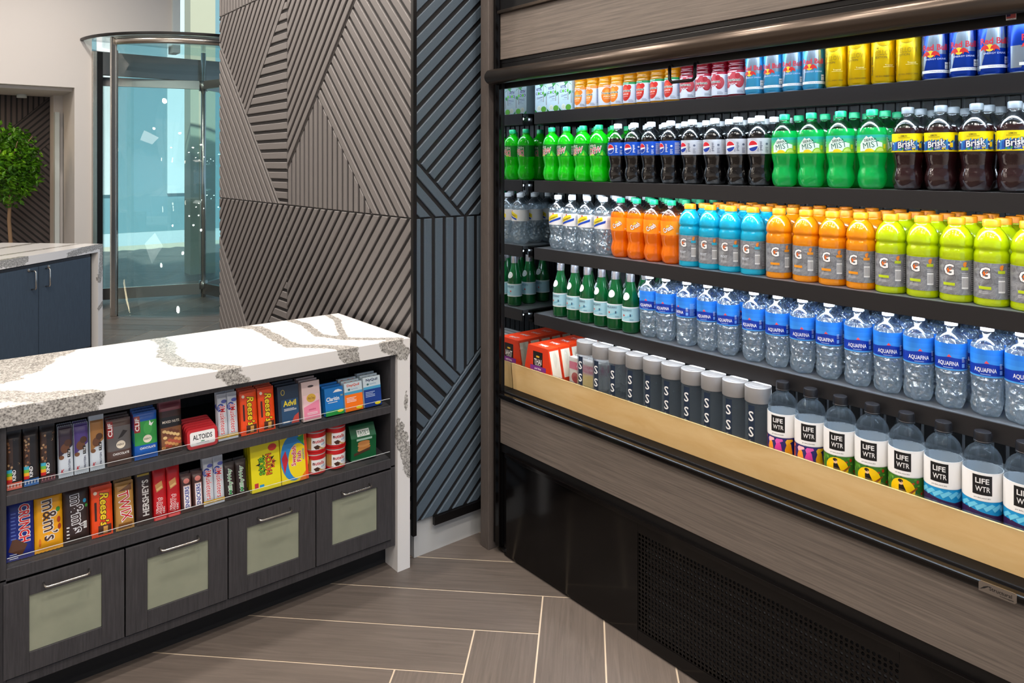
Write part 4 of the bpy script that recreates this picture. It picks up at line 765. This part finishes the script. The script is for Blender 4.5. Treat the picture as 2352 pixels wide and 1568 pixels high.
cat = [
 # key, name, w, h, t, base, items, kind, part, description, category
 ('kind1', 'snack_bar', .04, .165, .014, C(40, 34, 34), kind_bar((225, 110, 90), (245, 220, 210)), 'wrap', 'nut snack bar with coral-patterned base', 'snack bar'),
 ('kind2', 'snack_bar', .04, .165, .014, C(40, 34, 34), kind_bar((40, 100, 170), (220, 230, 245)), 'wrap', 'nut snack bar with blue-patterned base', 'snack bar'),
 ('kind3', 'snack_bar', .04, .165, .014, C(40, 34, 34), kind_bar((80, 40, 50), (190, 120, 120)), 'wrap', 'nut snack bar with maroon-patterned base', 'snack bar'),
 ('pro1', 'protein_bar', .04, .15, .014, C(205, 215, 226), specK((58, 44, 60)), 'wrap', 'white protein bar with dark brown top', 'protein bar'),
 ('pro2', 'protein_bar', .04, .15, .014, C(205, 215, 226), specK((80, 60, 130)), 'wrap', 'white protein bar with violet top', 'protein bar'),
 ('pro3', 'protein_bar', .042, .165, .014, C(205, 215, 226), specK((165, 115, 60)), 'wrap', 'white protein bar with caramel top', 'protein bar'),
 ('clif1', 'energy_bar', .074, .14, .016, C(82, 60, 54), clif((96, 92, 92), (60, 40, 40), 'CHOCOLATE', True), 'wrap', 'brown and grey energy bar wrapper', 'energy bar'),
 ('clif2', 'energy_bar', .074, .145, .016, C(20, 90, 180), clif((50, 150, 70), (30, 90, 60), 'CHOCOLATE', False), 'wrap', 'green and blue energy bar wrapper', 'energy bar'),
 ('nuts', 'nut_bag', .074, .165, .018, C(54, 32, 30), R(-.037, .037, .085, .115, K_) + T('MIXED NUTS', 0, .1, .056, .008, C(225, 215, 200), 0, .02) + R(-.033, .033, .014, .082, C(130, 84, 52)) + sum([D(-.026 + (k * 37 % 53) / 1000, .02 + (k * 29 % 56) / 1000, .007, .005, [C(210, 150, 90), C(110, 60, 40), C(180, 80, 60), C(225, 190, 130)][k % 4], n=8) for k in range(26)], []) + R(-.037, .037, .135, .165, C(120, 60, 70)), 'wrap', 'brown bag of mixed nuts', 'nut bag'),
 ('musk', 'candy_bar', .034, .155, .014, C(205, 210, 220), musk(), 'wrap', 'silver and blue chocolate bar', 'candy bar'),
 ('reese', 'candy_bar', .058, .15, .012, C(242, 76, 16), vert('Reese’s', .1, .024, C(250, 215, 30), C(60, 30, 20), .006, .08, .03, .2, -V90) + R(-.021, -.015, .05, .105, C(60, 30, 20)) + R(-.012, .024, .006, .034, C(80, 45, 30)) + R(.002, .014, .008, .03, C(215, 160, 80)) + D(-.018, .132, .005, .005, C(245, 225, 200)), 'wrap', 'bright orange peanut butter candy pack', 'candy bar'),
 ('advil', 'medicine_packet', .085, .14, .02, C(34, 50, 70), R(-.03, .038, .006, .092, C(40, 76, 112)) + T('Advil', .004, .078, .052, .02, C(250, 225, 40), 0, .03) + lines(-.02, .03, .052, .062, 3, W_) + P([(.006, .006), (.038, .006), (.038, .04), (.02, .03)], C(190, 70, 60)) + lines(-.026, .0, .012, .018, 2, W_) + D(-.022, .118, .008, .01, C(180, 160, 60)) + D(-.022, .118, .006, .008, C(34, 50, 70)), 'box', 'dark blue pain relief packet', 'medicine box'),
 ('pink', 'wipes_packet', .078, .14, .018, C(226, 200, 196), R(-.034, .034, .006, .092, C(238, 140, 170)) + P([(-.034, .05), (.034, .07), (.034, .092), (-.034, .092)], C(245, 205, 210)) + D(0, .08, .02, .015, C(225, 180, 70)) + T('Wet Ones', 0, .08, .03, .01, C(120, 60, 40), 0, .03) + T('sensitive', .002, .04, .03, .007, C(190, 60, 110), 0, .01) + D(0, .122, .013, .004, C(70, 60, 60)) + lines(-.02, .024, .022, .032, 2, W_), 'box', 'pink hanging wipes packet', 'wipes packet'),
 ('clar', 'medicine_packet', .074, .1, .02, C(25, 120, 200), T('Claritin', -.006, .06, .052, .015, W_, 0, .02) + P([(-.004, .082), (.006, .09), (.018, .092), (.032, .086), (.034, .082)], W_) + R(-.037, .037, 0, .018, C(40, 160, 70)) + D(.022, .012, .012, .005, C(245, 225, 40)) + T('24', .03, .068, .009, .006, C(240, 220, 60)) + R(-.026, .012, .046, .048, W_), 'box', 'blue allergy tablet packet with white cloud', 'medicine box'),
 ('dayq', 'medicine_packet', .074, .105, .02, C(215, 232, 240), R(-.037, .037, 0, .062, C(250, 120, 20)) + R(-.037, .037, .062, .072, C(80, 175, 220)) + T('DayQuil', 0, .094, .052, .012, C(225, 80, 50), 0, .03) + D(-.018, .08, .005, .004, C(60, 120, 120)) + T('VapoCOOL', .004, .08, .03, .005, C(60, 140, 190)) + lines(-.03, .01, .034, .054, 4, W_) + D(.02, .01, .013, .006, C(250, 225, 40)), 'box', 'orange and white daytime cold medicine packet', 'medicine box'),
 ('nyq', 'medicine_packet', .074, .112, .02, C(215, 232, 240), R(-.037, .037, 0, .066, C(20, 60, 140)) + R(-.037, .037, .066, .076, C(80, 175, 220)) + T('NyQuil', 0, .1, .05, .013, C(20, 40, 90), 0, .03) + D(-.018, .085, .005, .004, C(60, 120, 120)) + T('VapoCOOL', .004, .085, .03, .005, C(60, 140, 190)) + lines(-.03, .01, .038, .06, 4, C(190, 205, 235)) + D(.02, .01, .013, .006, C(250, 225, 40)), 'box', 'navy and white night cold medicine packet', 'medicine box'),
 ('crunch', 'candy_bar', .078, .17, .014, C(24, 40, 130), vert('CRUNCH', .105, .03, C(220, 30, 40), W_, .012, .1, .03, 0, -V90) + P([(-.034, .03), (.004, .012), (.02, .04), (-.02, .066)], C(90, 56, 36)) + lines(-.026, -.012, .06, .14, 8, C(90, 110, 190)) + lines(-.03, -.006, .006, .024, 3, C(220, 225, 240)), 'wrap', 'blue crisped chocolate bar', 'candy bar'),
 ('mmy', 'candy_bag', .092, .175, .02, C(246, 172, 20), T('m&m’s', .004, .09, .115, .046, C(70, 44, 36), -V90 + .06, .05, 0, C(235, 230, 225), .06) + D(.032, .085, .006, .009, C(190, 70, 30)) + D(.034, .065, .006, .008, C(160, 60, 30)) + D(.03, .115, .007, .007, C(60, 150, 60)) + D(-.03, .03, .004, .012, C(225, 120, 20)) + R(-.046, .046, .155, .175, C(170, 108, 20)), 'wrap', 'yellow bag of peanut candies', 'candy bag'),
 ('mmb', 'candy_bag', .092, .17, .02, C(52, 36, 34), T('m&m’s', .004, .088, .11, .044, C(60, 42, 40), -V90 + .06, .05, 0, C(235, 235, 240), .07) + D(.03, .12, .006, .006, C(50, 160, 210)) + D(.036, .105, .005, .005, C(60, 150, 60)) + lines(-.036, -.026, .02, .06, 4, W_) + barcode(.024, .036, .04, .06), 'wrap', 'dark brown bag of coated candies', 'candy bag'),
 ('twix', 'candy_bar', .054, .145, .016, C(190, 140, 70), vert('TWIX', .09, .03, C(200, 24, 30), W_, 0, .075, .05, .0, -V90 + .12) + R(-.02, .02, .006, .022, C(150, 96, 44)) + P([(-.02, .12), (.02, .138), (.02, .118)], C(120, 76, 40)), 'wrap', 'gold caramel cookie bar', 'candy bar'),
 ('hersh', 'candy_bar', .05, .17, .012, C(52, 34, 32), T('HERSHEY’S', .004, .082, .11, .021, C(215, 212, 210), V90, .03) + R(-.02, .018, .15, .156, C(200, 170, 70)), 'wrap', 'plain dark chocolate bar with silver letters', 'candy bar'),
 ('kit', 'candy_bar', .044, .165, .014, C(196, 20, 30), T('KitKat', -.004, .045, .05, .017, C(200, 20, 30), V90 - .1, .03, .2, W_, .1) + P([(-.012, .088), (.01, .098), (.006, .122), (-.016, .112)], C(205, 150, 90)) + P([(-.01, .092), (.008, .1), (.005, .106), (-.013, .098)], C(235, 195, 130)) + T('KING', .01, .03, .02, .007, W_, V90) + R(-.018, .018, .0, .008, C(235, 90, 90)), 'wrap', 'red wafer bar', 'candy bar'),
 ('snick', 'candy_bar', .036, .12, .014, C(74, 44, 40), R(-.011, .012, .012, .086, W_) + R(-.0105, .0115, .0125, .0855, C(190, 30, 50)) + R(-.0095, .0105, .0135, .0845, W_) + T('SNICKERS', .0005, .049, .066, .014, C(30, 50, 150), V90, .04) + D(.0, .1, .01, .008, C(220, 130, 120)), 'wrap', 'brown peanut bar with blue letters', 'candy bar'),
 ('milky', 'candy_bar', .038, .125, .014, C(46, 34, 32), T('MilkyWay', 0, .062, .086, .016, C(40, 150, 70), V90 + .03, .03, .15, W_, .09), 'wrap', 'dark bar with green script', 'candy bar'),
 ('sour', 'candy_box', .094, .165, .02, C(240, 225, 20), sum([P([(.002 + .034 * math.cos(a), .09 + .034 * math.sin(a)), (.002 + .02 * math.cos(a + .25), .09 + .02 * math.sin(a + .25)), (.002 + .02 * math.cos(a - .25), .09 + .02 * math.sin(a - .25))], K_) for a in [k * PI / 5 for k in range(10)]], []) + T('SOUR', -.012, .085, .062, .018, C(110, 190, 40), V90, .06, 0, K_, .08) + T('PATCH', .01, .085, .07, .018, C(240, 110, 30), V90, .06, 0, K_, .08) + T('KIDS', .025, .085, .028, .008, C(220, 40, 60), V90, .03) + D(.024, .14, .014, .012, C(225, 60, 50)) + R(-.038, -.026, .012, .03, C(200, 50, 60)) + R(-.022, -.008, .014, .022, C(40, 150, 210)), 'box', 'yellow sour candy box', 'candy box'),
 ('swed', 'candy_box', .094, .165, .02, C(246, 224, 30), D(-.002, .085, .046, .08, C(50, 140, 210)) + D(.014, .07, .036, .062, C(250, 225, 30)) + P([(-.044, .09), (-.03, .115), (-.022, .08), (-.036, .035)], C(200, 40, 60)) + P([(.02, .01), (.046, .04), (.046, .0), (.012, .0)], C(245, 130, 30)) + P([(.012, .15), (.036, .158), (.036, .12)], C(50, 160, 70)) + R(.038, .047, .0, .165, C(240, 80, 30)) + T('Swedish', -.002, .09, .068, .016, C(215, 30, 50), V90 - .05, .04, 0, W_, .05) + T('Fish', .017, .085, .036, .015, C(215, 30, 50), V90 - .05, .04, 0, W_, .05) + T('ASSORTED', .032, .09, .04, .006, C(40, 130, 200), V90, .02), 'box', 'yellow candy box with blue swirl', 'candy box'),
]
PK = {}; INFO = {}
for key, nm, w_, h_, t_, base, it, knd, desc, ca in cat: PK[key] = pack(nm, w_, h_, t_, base, it, knd, 'carton' if knd == 'box' else 'wrapper'); INFO[key] = (desc, ca, t_, nm)
pused = {}
def shelf_z(zf, y): return zf + .0105 + (y - 2.541) * (.042 / .359)
SH = dict(top=.643, bottom=.435); LEAN = -.16
TOP = [('kind1', .2365), ('kind2', .278), ('kind3', .32), ('pro1', .366), ('pro2', .407), ('pro3', .45), ('clif1', .511), ('clif2', .588), ('nuts', .6635), ('musk', .829), ('musk', .863), ('reese', .9185), ('reese', .981), ('advil', 1.061), ('pink', 1.147), ('clar', 1.237), ('dayq', 1.317), ('nyq', 1.397)]
BOT = [('crunch', .251), ('mmy', .3225), ('mmb', .394), ('reese', .4635), ('twix', .527), ('hersh', .583), ('kit', .6305), ('kit', .672), ('snick', .7115), ('snick', .7475), ('musk', .7825), ('musk', .8165), ('milky', .853), ('milky', .8915), ('sour', .977), ('swed', 1.0825)]
WS = dict(crunch=.068 / .078, mmy=.072 / .092, mmb=.068 / .092, twix=.052 / .054, hersh=.046 / .05, kit=.04 / .044, snick=.034 / .036, musk=.033 / .034, milky=.037 / .038, sour=.104 / .094, swed=.1 / .094, advil=.078 / .085, pink=.07 / .078, clif1=.068 / .074, clif2=.068 / .074, nuts=.068 / .074, kind1=.96, kind2=.96, kind3=.96, pro1=.96, pro2=.96, pro3=.95)
DEPTH = dict(kind1=3, kind2=3, kind3=3, clif1=3, clif2=3, reese=3, sour=3, swed=3, advil=3, pink=3, clar=3, dayq=3, nyq=3, crunch=3, mmy=2, mmb=2, nuts=2)
for sh, lst in (('top', TOP), ('bottom', BOT)):
    cnt = {}
    for key, x in lst: cnt[key] = cnt.get(key, 0) + 1
    seen = {}
    for key, x in lst:
        desc, ca, t_, nm = INFO[key]; i = seen.get(key, 0); seen[key] = i + 1
        where = ('left ' if i == 0 else 'right ') if cnt[key] > 1 else ''
        for d_ in range(DEPTH.get(key, 2)):
            o = PK[key] if key not in pused else copy_tree(PK[key]); pused[key] = 1
            y = 2.564 + t_ * .3 + d_ * (t_ + .0045); o.location = (x, y, shelf_z(SH[sh], y) + .0006 + t_ * .10); o.rotation_euler = (LEAN, 0, 0); o.scale = (WS.get(key, 1), 1, 1)
            lab = where + desc + (' in front on the %s counter shelf' % sh if d_ == 0 else ', %s in its stack, %s counter shelf' % (ORD[d_], sh))
            tag(o, lab, ca, 'packages on the %s counter shelf' % sh)
# mint tins
r = empty('mint_tin'); red = C(196, 36, 44)
def rrect(w_, h_, rad, n=5, v0=0):
    pts = []
    for cx, cy, a in ((w_ / 2 - rad, rad, -PI / 2), (w_ / 2 - rad, h_ - rad, 0), (-w_ / 2 + rad, h_ - rad, PI / 2), (-w_ / 2 + rad, rad, PI)):
        for k in range(n): pts.append((cx + rad * math.cos(a + k * PI / 2 / (n - 1)), v0 + cy + rad * math.sin(a + k * PI / 2 / (n - 1))))
    return pts
mm = M(); mm.prism(rrect(.096, .062, .011), lambda u, v, h: (u, -h, v), -.008, .003, red); mm.build('tin_base', r, .002)
mm = M(); mm.prism(rrect(.0975, .0635, .0115), lambda u, v, h: (u, -h, v), .0035, .009, red); art(mm, P(rrect(.08, .044, .006, 4, .0095), W_) + T('ALTOIDS', 0, .036, .062, .016, K_, 0, .02) + D(0, .021, .007, .0025, C(40, 130, 90)) + R(-.02, .02, .0165, .0175, C(60, 90, 120)), flatmap(-.009)); mm.build('lid', r)
for k in range(6):
    o = r if k == 0 else copy_tree(r); y = 2.56 + k * .0185; o.location = (.7575, y, shelf_z(.643, y) + .0015); o.rotation_euler = (LEAN, 0, 0)
    tag(o, 'red mint tin with white label, ' + ('front of its stack on top counter shelf' if k == 0 else '%s in its stack' % ORD[k]), 'mint tin', 'red mint tins')
# hazelnut spread cups, two stacks of two
r = empty('hazelnut_snack_cup'); mm = M(); mm.lathe([(.0335, 0), (.036, .004), (.037, .055), (.0375, .072)], C(220, 215, 210), 32)
art(mm, R(-.12, .12, .052, .068, C(205, 30, 36)) + R(-.12, -.024, .01, .052, C(205, 160, 90)) + sum([R(-.038 + k * .005, -.035 + k * .005, .012, .056, C(170, 115, 50)) for k in range(4)], []) + R(-.024, .05, .008, .052, W_) + T('nutella', .004, .039, .044, .013, C(205, 30, 36), 0, .03) + T('n', -.0155, .038, .007, .009, K_, 0, .03) + P([(-.016, .02), (-.002, .026), (.01, .018), (.004, .01), (-.008, .01)], C(70, 40, 28)) + P([(.006, .018), (.03, .008), (.028, .004), (.004, .012)], C(210, 170, 110)) + T('& GO!', .021, .026, .016, .007, C(60, 160, 220), .2, .03), cylmap(.0373), .004); mm.build('cup_body', r)
mm = M(); mm.lathe([(.036, .072), (.0395, .073), (.0395, .079), (.036, .0795)], C(200, 28, 32), 32); mm.build('lid', r); mm = M(); mm.lathe([(.034, -.001), (.0385, 0), (.0385, .006), (.0365, .0065)], C(200, 28, 32), 32); mm.build('base_rim', r)
for k, (x, dz) in enumerate(((1.174, 0), (1.174, .081), (1.2545, 0), (1.2545, .081))):
    o = r if k == 0 else copy_tree(r); o.location = (x, 2.598, .458 + dz); o.rotation_euler = (0, 0, -.15)
    tag(o, 'red-lidded hazelnut spread cup, %s of the %s pair' % ('upper' if dz else 'lower', 'left' if k < 2 else 'right'), 'snack cup', 'hazelnut spread cups')
# cookie box
r = empty('cookie_box', (1.366, 2.61, .459), -.06, 'green gabled cookie box at the right end of the bottom counter shelf', 'cookie box'); mm = M(); gr = C(10, 92, 50)
mm.prism([(-.032, 0), (.032, 0), (.034, .085), (.008, .128), (-.008, .128), (-.034, .085)], lambda u, v, h: (h, u, v), -.052, .052, gr)
art(mm, D(.0, .038, .026, .008, C(200, 140, 80)) + D(.002, .046, .026, .008, C(190, 125, 65)) + D(0, .055, .026, .008, C(205, 145, 85)) + D(.0, .064, .025, .008, C(196, 132, 74)) + P([(-.04, .018), (.026, .032), (.026, .042), (-.04, .028)], C(80, 50, 34)) + R(-.03, .034, .074, .082, C(170, 210, 190)) + R(-.05, .05, .002, .0035, C(150, 200, 170)), lambda u, v, o: (u, -.0325 - v * .0235 - o, v))
art(mm, R(-.026, .026, .004, .03, C(235, 240, 232)) + T('TATE’S', 0, .018, .046, .014, C(10, 92, 50), 0, .01) + T('BAKE SHOP', 0, .0085, .03, .004, C(10, 92, 50)), lambda u, v, o: (u, -.0345 + v * .51 - o, .086 + v * .86)); fixn(mm.build('carton', r))

# ------------------------------------------------------------ second counter, set at 45 degrees, and the potted tree
bc = empty('corner_counter', (1.301, 7.204, 0), -3 * PI / 4, 'far counter with navy doors and veined stone waterfall top', 'counter')
# local frame: +x runs back towards the viewer along the door face, -y into the counter
BV = [([(0, 0, .9), (.3, 0, .88), (.42, 0, .86)], .03), ([(.9, 0, .89), (1.2, 0, .9)], .05), ([(.0, -.2, .91), (1.3, -.25, .91)], .03), ([(.0, -.62, .91), (1.6, -.6, .91)], .04), ([(.0, 0, .9), (.04, 0, .6)], .03), ([(.0, 0, .4), (.06, 0, .35)], .02)]
stone('stone_top', [(0, 2.6, -.94, 0, .845, .91), (0, .06, -.94, 0, 0, .8449)], BV, bc, .03)
mm = M(); mm.box(.12, 2.58, -.9, -.03, .02, .835, CW); mm.box(.062, .12, -.9, -.06, .0, .844, 'black_matte'); bc_b = mm.build('cabinet_body', bc)
for k in range(4):
    x0 = .14 + k * .6; mm = M(); mm.box(x0, x0 + .592, -.03, -.012, .06, .815, 'navy_wood'); d = mm.build('door', bc, .001)
    hx = x0 + (.592 - .07 if k % 2 == 0 else .07); mm = M(); mm.tube([(hx, -.012, .79), (hx, .02, .788), (hx, .024, .78), (hx, .024, .66), (hx, .02, .652), (hx, -.012, .65)], .006, 'chrome', 8); mm.build('handle', d)
    mm = M(); mm.lathe([(.013, 0), (.012, .006)], 'chrome', 14); o = mm.build('lock', d); o.rotation_euler = (-PI / 2, 0, 0); o.location = (hx + (.03 if k % 2 else -.03), -.012, .80)
tr = empty('potted_tree', (.84, 9.55, 0), 0, 'small round-crowned potted tree in the recess behind the far counter', 'plant')
mm = M(); mm.tube([(0, 0, .35), (.01, .0, .7), (-.008, .01, 1.0), (.0, .0, 1.25), (.02, .01, 1.55)], [.022, .02, .018, .016, .01], 'bark', 10)
for k in range(9): a = k * .7; mm.tube([(0, 0, 1.15 + k * .04), (.12 * math.cos(a), .12 * math.sin(a), 1.35 + k * .05), (.24 * math.cos(a), .24 * math.sin(a), 1.42 + k * .06)], [.008, .005, .003], 'bark', 6)
mm.build('trunk', tr); mm = M(); q = random.Random(4)
for k in range(2300):
    a = q.uniform(0, 2 * PI); b = math.acos(q.uniform(-1, 1)); rad = .36 * (q.random() ** .33) * (1 + .12 * math.sin(5 * a + 2 * b)); c = Vector((.76 * rad * math.sin(b) * math.cos(a), .76 * rad * math.sin(b) * math.sin(a), 1.6 + 1.15 * rad * math.cos(b)))
    d = Vector((q.gauss(0, 1), q.gauss(0, 1), q.gauss(-.4, .6))).normalized(); n = d.orthogonal().normalized(); s_ = n.cross(d); L_ = q.uniform(.045, .085)
    mm.add([c, c + d * L_ * .45 + s_ * L_ * .28 + n * .004, c + d * L_, c + d * L_ * .45 - s_ * L_ * .28 + n * .004, c + d * L_ * .5 - n * .003], [(0, 1, 4), (1, 2, 4), (2, 3, 4), (3, 0, 4)], 'foliage')
mm.build('foliage', tr); mm = M(); mm.lathe([(.14, 0), (.19, .36), (.2, .38), (.17, .38), (.16, .34)], 'pot_grey', 24); mm.build('pot', tr)

# ------------------------------------------------------------ revolving door
rd = empty('revolving_door', (2.75, 9.25, 0), 0, 'round glass revolving door with chrome frame beside the white wall', 'revolving door')
def arcw(r0, r1, z0, z1, a0, a1, mat, n=28):
    m_ = M(); vs = []
    for k in range(n + 1):
        a = a0 + (a1 - a0) * k / n
        for r_, z in ((r0, z0), (r1, z0), (r1, z1), (r0, z1)): vs.append((r_ * math.cos(a), r_ * math.sin(a), z))
    m_.add(vs, [(4 * k + j, 4 * k + (j + 1) % 4, 4 * k + 4 + (j + 1) % 4, 4 * k + 4 + j) for k in range(n) for j in range(4)] + [(3, 2, 1, 0), (4 * n, 4 * n + 1, 4 * n + 2, 4 * n + 3)], mat, True); return m_
RG = 1.22; d2 = math.radians
arcw(RG, RG + .012, .02, 2.88, d2(208), d2(318), 'teal_glass').build('curved_glass', rd)
arcw(RG, RG + .012, .02, 2.88, d2(28), d2(140), 'teal_glass').build('curved_glass', rd)
arcw(RG - .02, RG + .03, 2.86, 2.94, d2(208), d2(318), 'chrome').build('header_ring', rd)
m_ = M(); m_.lathe([(1.29, 2.94), (1.31, 2.945), (1.31, 2.968), (1.29, 2.972)], 'black_satin', 64, cap=False); m_.build('canopy_rim', rd)
m_ = M(); m_.lathe([(.01, 2.946), (1.29, 2.946), (1.29, 2.958), (.01, 2.958)], 'teal_glass', 64, cap=False, smooth=False); m_.build('canopy_glass', rd)
for a in (208, 318):
    m_ = M(); x, y = (RG + .005) * math.cos(d2(a)), (RG + .005) * math.sin(d2(a)); m_.box(x - .028, x + .028, y - .028, y + .028, 0, 2.94, 'chrome'); m_.box(x + .028, x + .04, y - .02, y + .02, 0, 2.8, 'black_gloss'); m_.build('post', rd, .003)
wings = (163, 283, 43)
for a in wings:
    c_, s_ = math.cos(d2(a)), math.sin(d2(a)); m_ = M(); F2 = lambda u, v, h: (u * c_ - h * s_, u * s_ + h * c_, v)
    m_.prism(rect(.05, 1.16, .17, 2.5), F2, -.006, .006, 'teal_glass'); w0 = m_.build('wing_glass', rd)
    m_ = M(); m_.prism(rect(.03, 1.17, .04, .17), F2, -.02, .02, 'steel'); m_.prism(rect(.03, 1.17, 2.5, 2.6), F2, -.02, .02, 'steel'); m_.prism(rect(1.15, 1.17, .17, 2.5), F2, -.015, .015, 'chrome'); m_.build('wing_rail', rd, .002)
m_ = M(); m_.tube([(0, 0, .0), (0, 0, 2.94)], .028, 'chrome', 14); m_.tube([(0, 0, .1), (0, 0, .2)], .05, 'steel', 14); m_.tube([(0, 0, 2.48), (0, 0, 2.6)], .05, 'steel', 14); m_.build('centre_post', rd)
mm = M(); mm.box(1.558, 1.6, 9.16, 9.3, 0, 2.84, 'chrome'); mm.box(1.602, 1.66, 9.18, 9.9, 0, 2.84, 'black_satin'); mm.box(1.556, 4.8, 9.3, 9.36, 2.6, 2.86, 'steel'); st('door_1', mm, .002)
# street side
mm = M(); mm.box(-4, 12, 9.4, 26, -.04, -.002, 'sidewalk'); st('floor_outside', mm)
mm = M(); mm.box(-2, 14, 19, 19.3, 0, 9, 'teal_building'); bo = tag(mm.build('office_building'), 'pale tiled office building seen through the revolving door glass', 'building')
for k in range(10):
    mm = M(); x = -1.2 + 1.5 * k; mm.box(x, x + .3 + .2 * (k % 3), 18.93, 18.99, .9, 8.5, ['white_wall', 'pale_stone', 'steel'][k % 3]); mm.build('facade_strip', bo)  # pale upright strips added to imitate bright streaks reflected in the door glass
mm = M(); mm.box(4.25, 4.7, 11.6, 12.0, 0, 4.5, 'granite'); tag(mm.build('granite_column'), 'dark speckled granite column outside behind the revolving door', 'column')
mm = M(); mm.box(3.15, 3.5, 11.2, 11.5, 0, 4.5, 'beige_stone'); tag(mm.build('stone_pier'), 'beige stone pier outside, left of the dark granite column', 'column')
# hanging lamps whose glints show in the door glass
for k, (x, y, z, r_) in enumerate(((-1.3, 5.0, 2.95, .045), (-1.9, 5.8, 2.9, .045), (-.9, 3.6, 2.95, .045), (-2.2, 4.2, 3.05, .09))):
    e = empty('pendant_lamp', (x, y, z), 0, 'tubular pendant lamp seen as a glint in the revolving door glass' if k < 3 else 'globe pendant lamp seen as a round glint in the revolving door', 'lamp', 'pendant lamps')
    m_ = M(); (m_.lathe([(.012, -.16), (r_, -.14), (r_, .12), (.012, .14)], 'lamp_bulb', 20) if k < 3 else m_.lathe([(r_ * math.sin(a * PI / 10) + .001, -r_ * math.cos(a * PI / 10)) for a in range(11)], 'lamp_bulb', 20)); m_.build('lamp_shade', e)
    m_ = M(); m_.tube([(0, 0, .1), (0, 0, 4.0 - z)], .004, 'black_satin', 6); m_.build('cord', e)
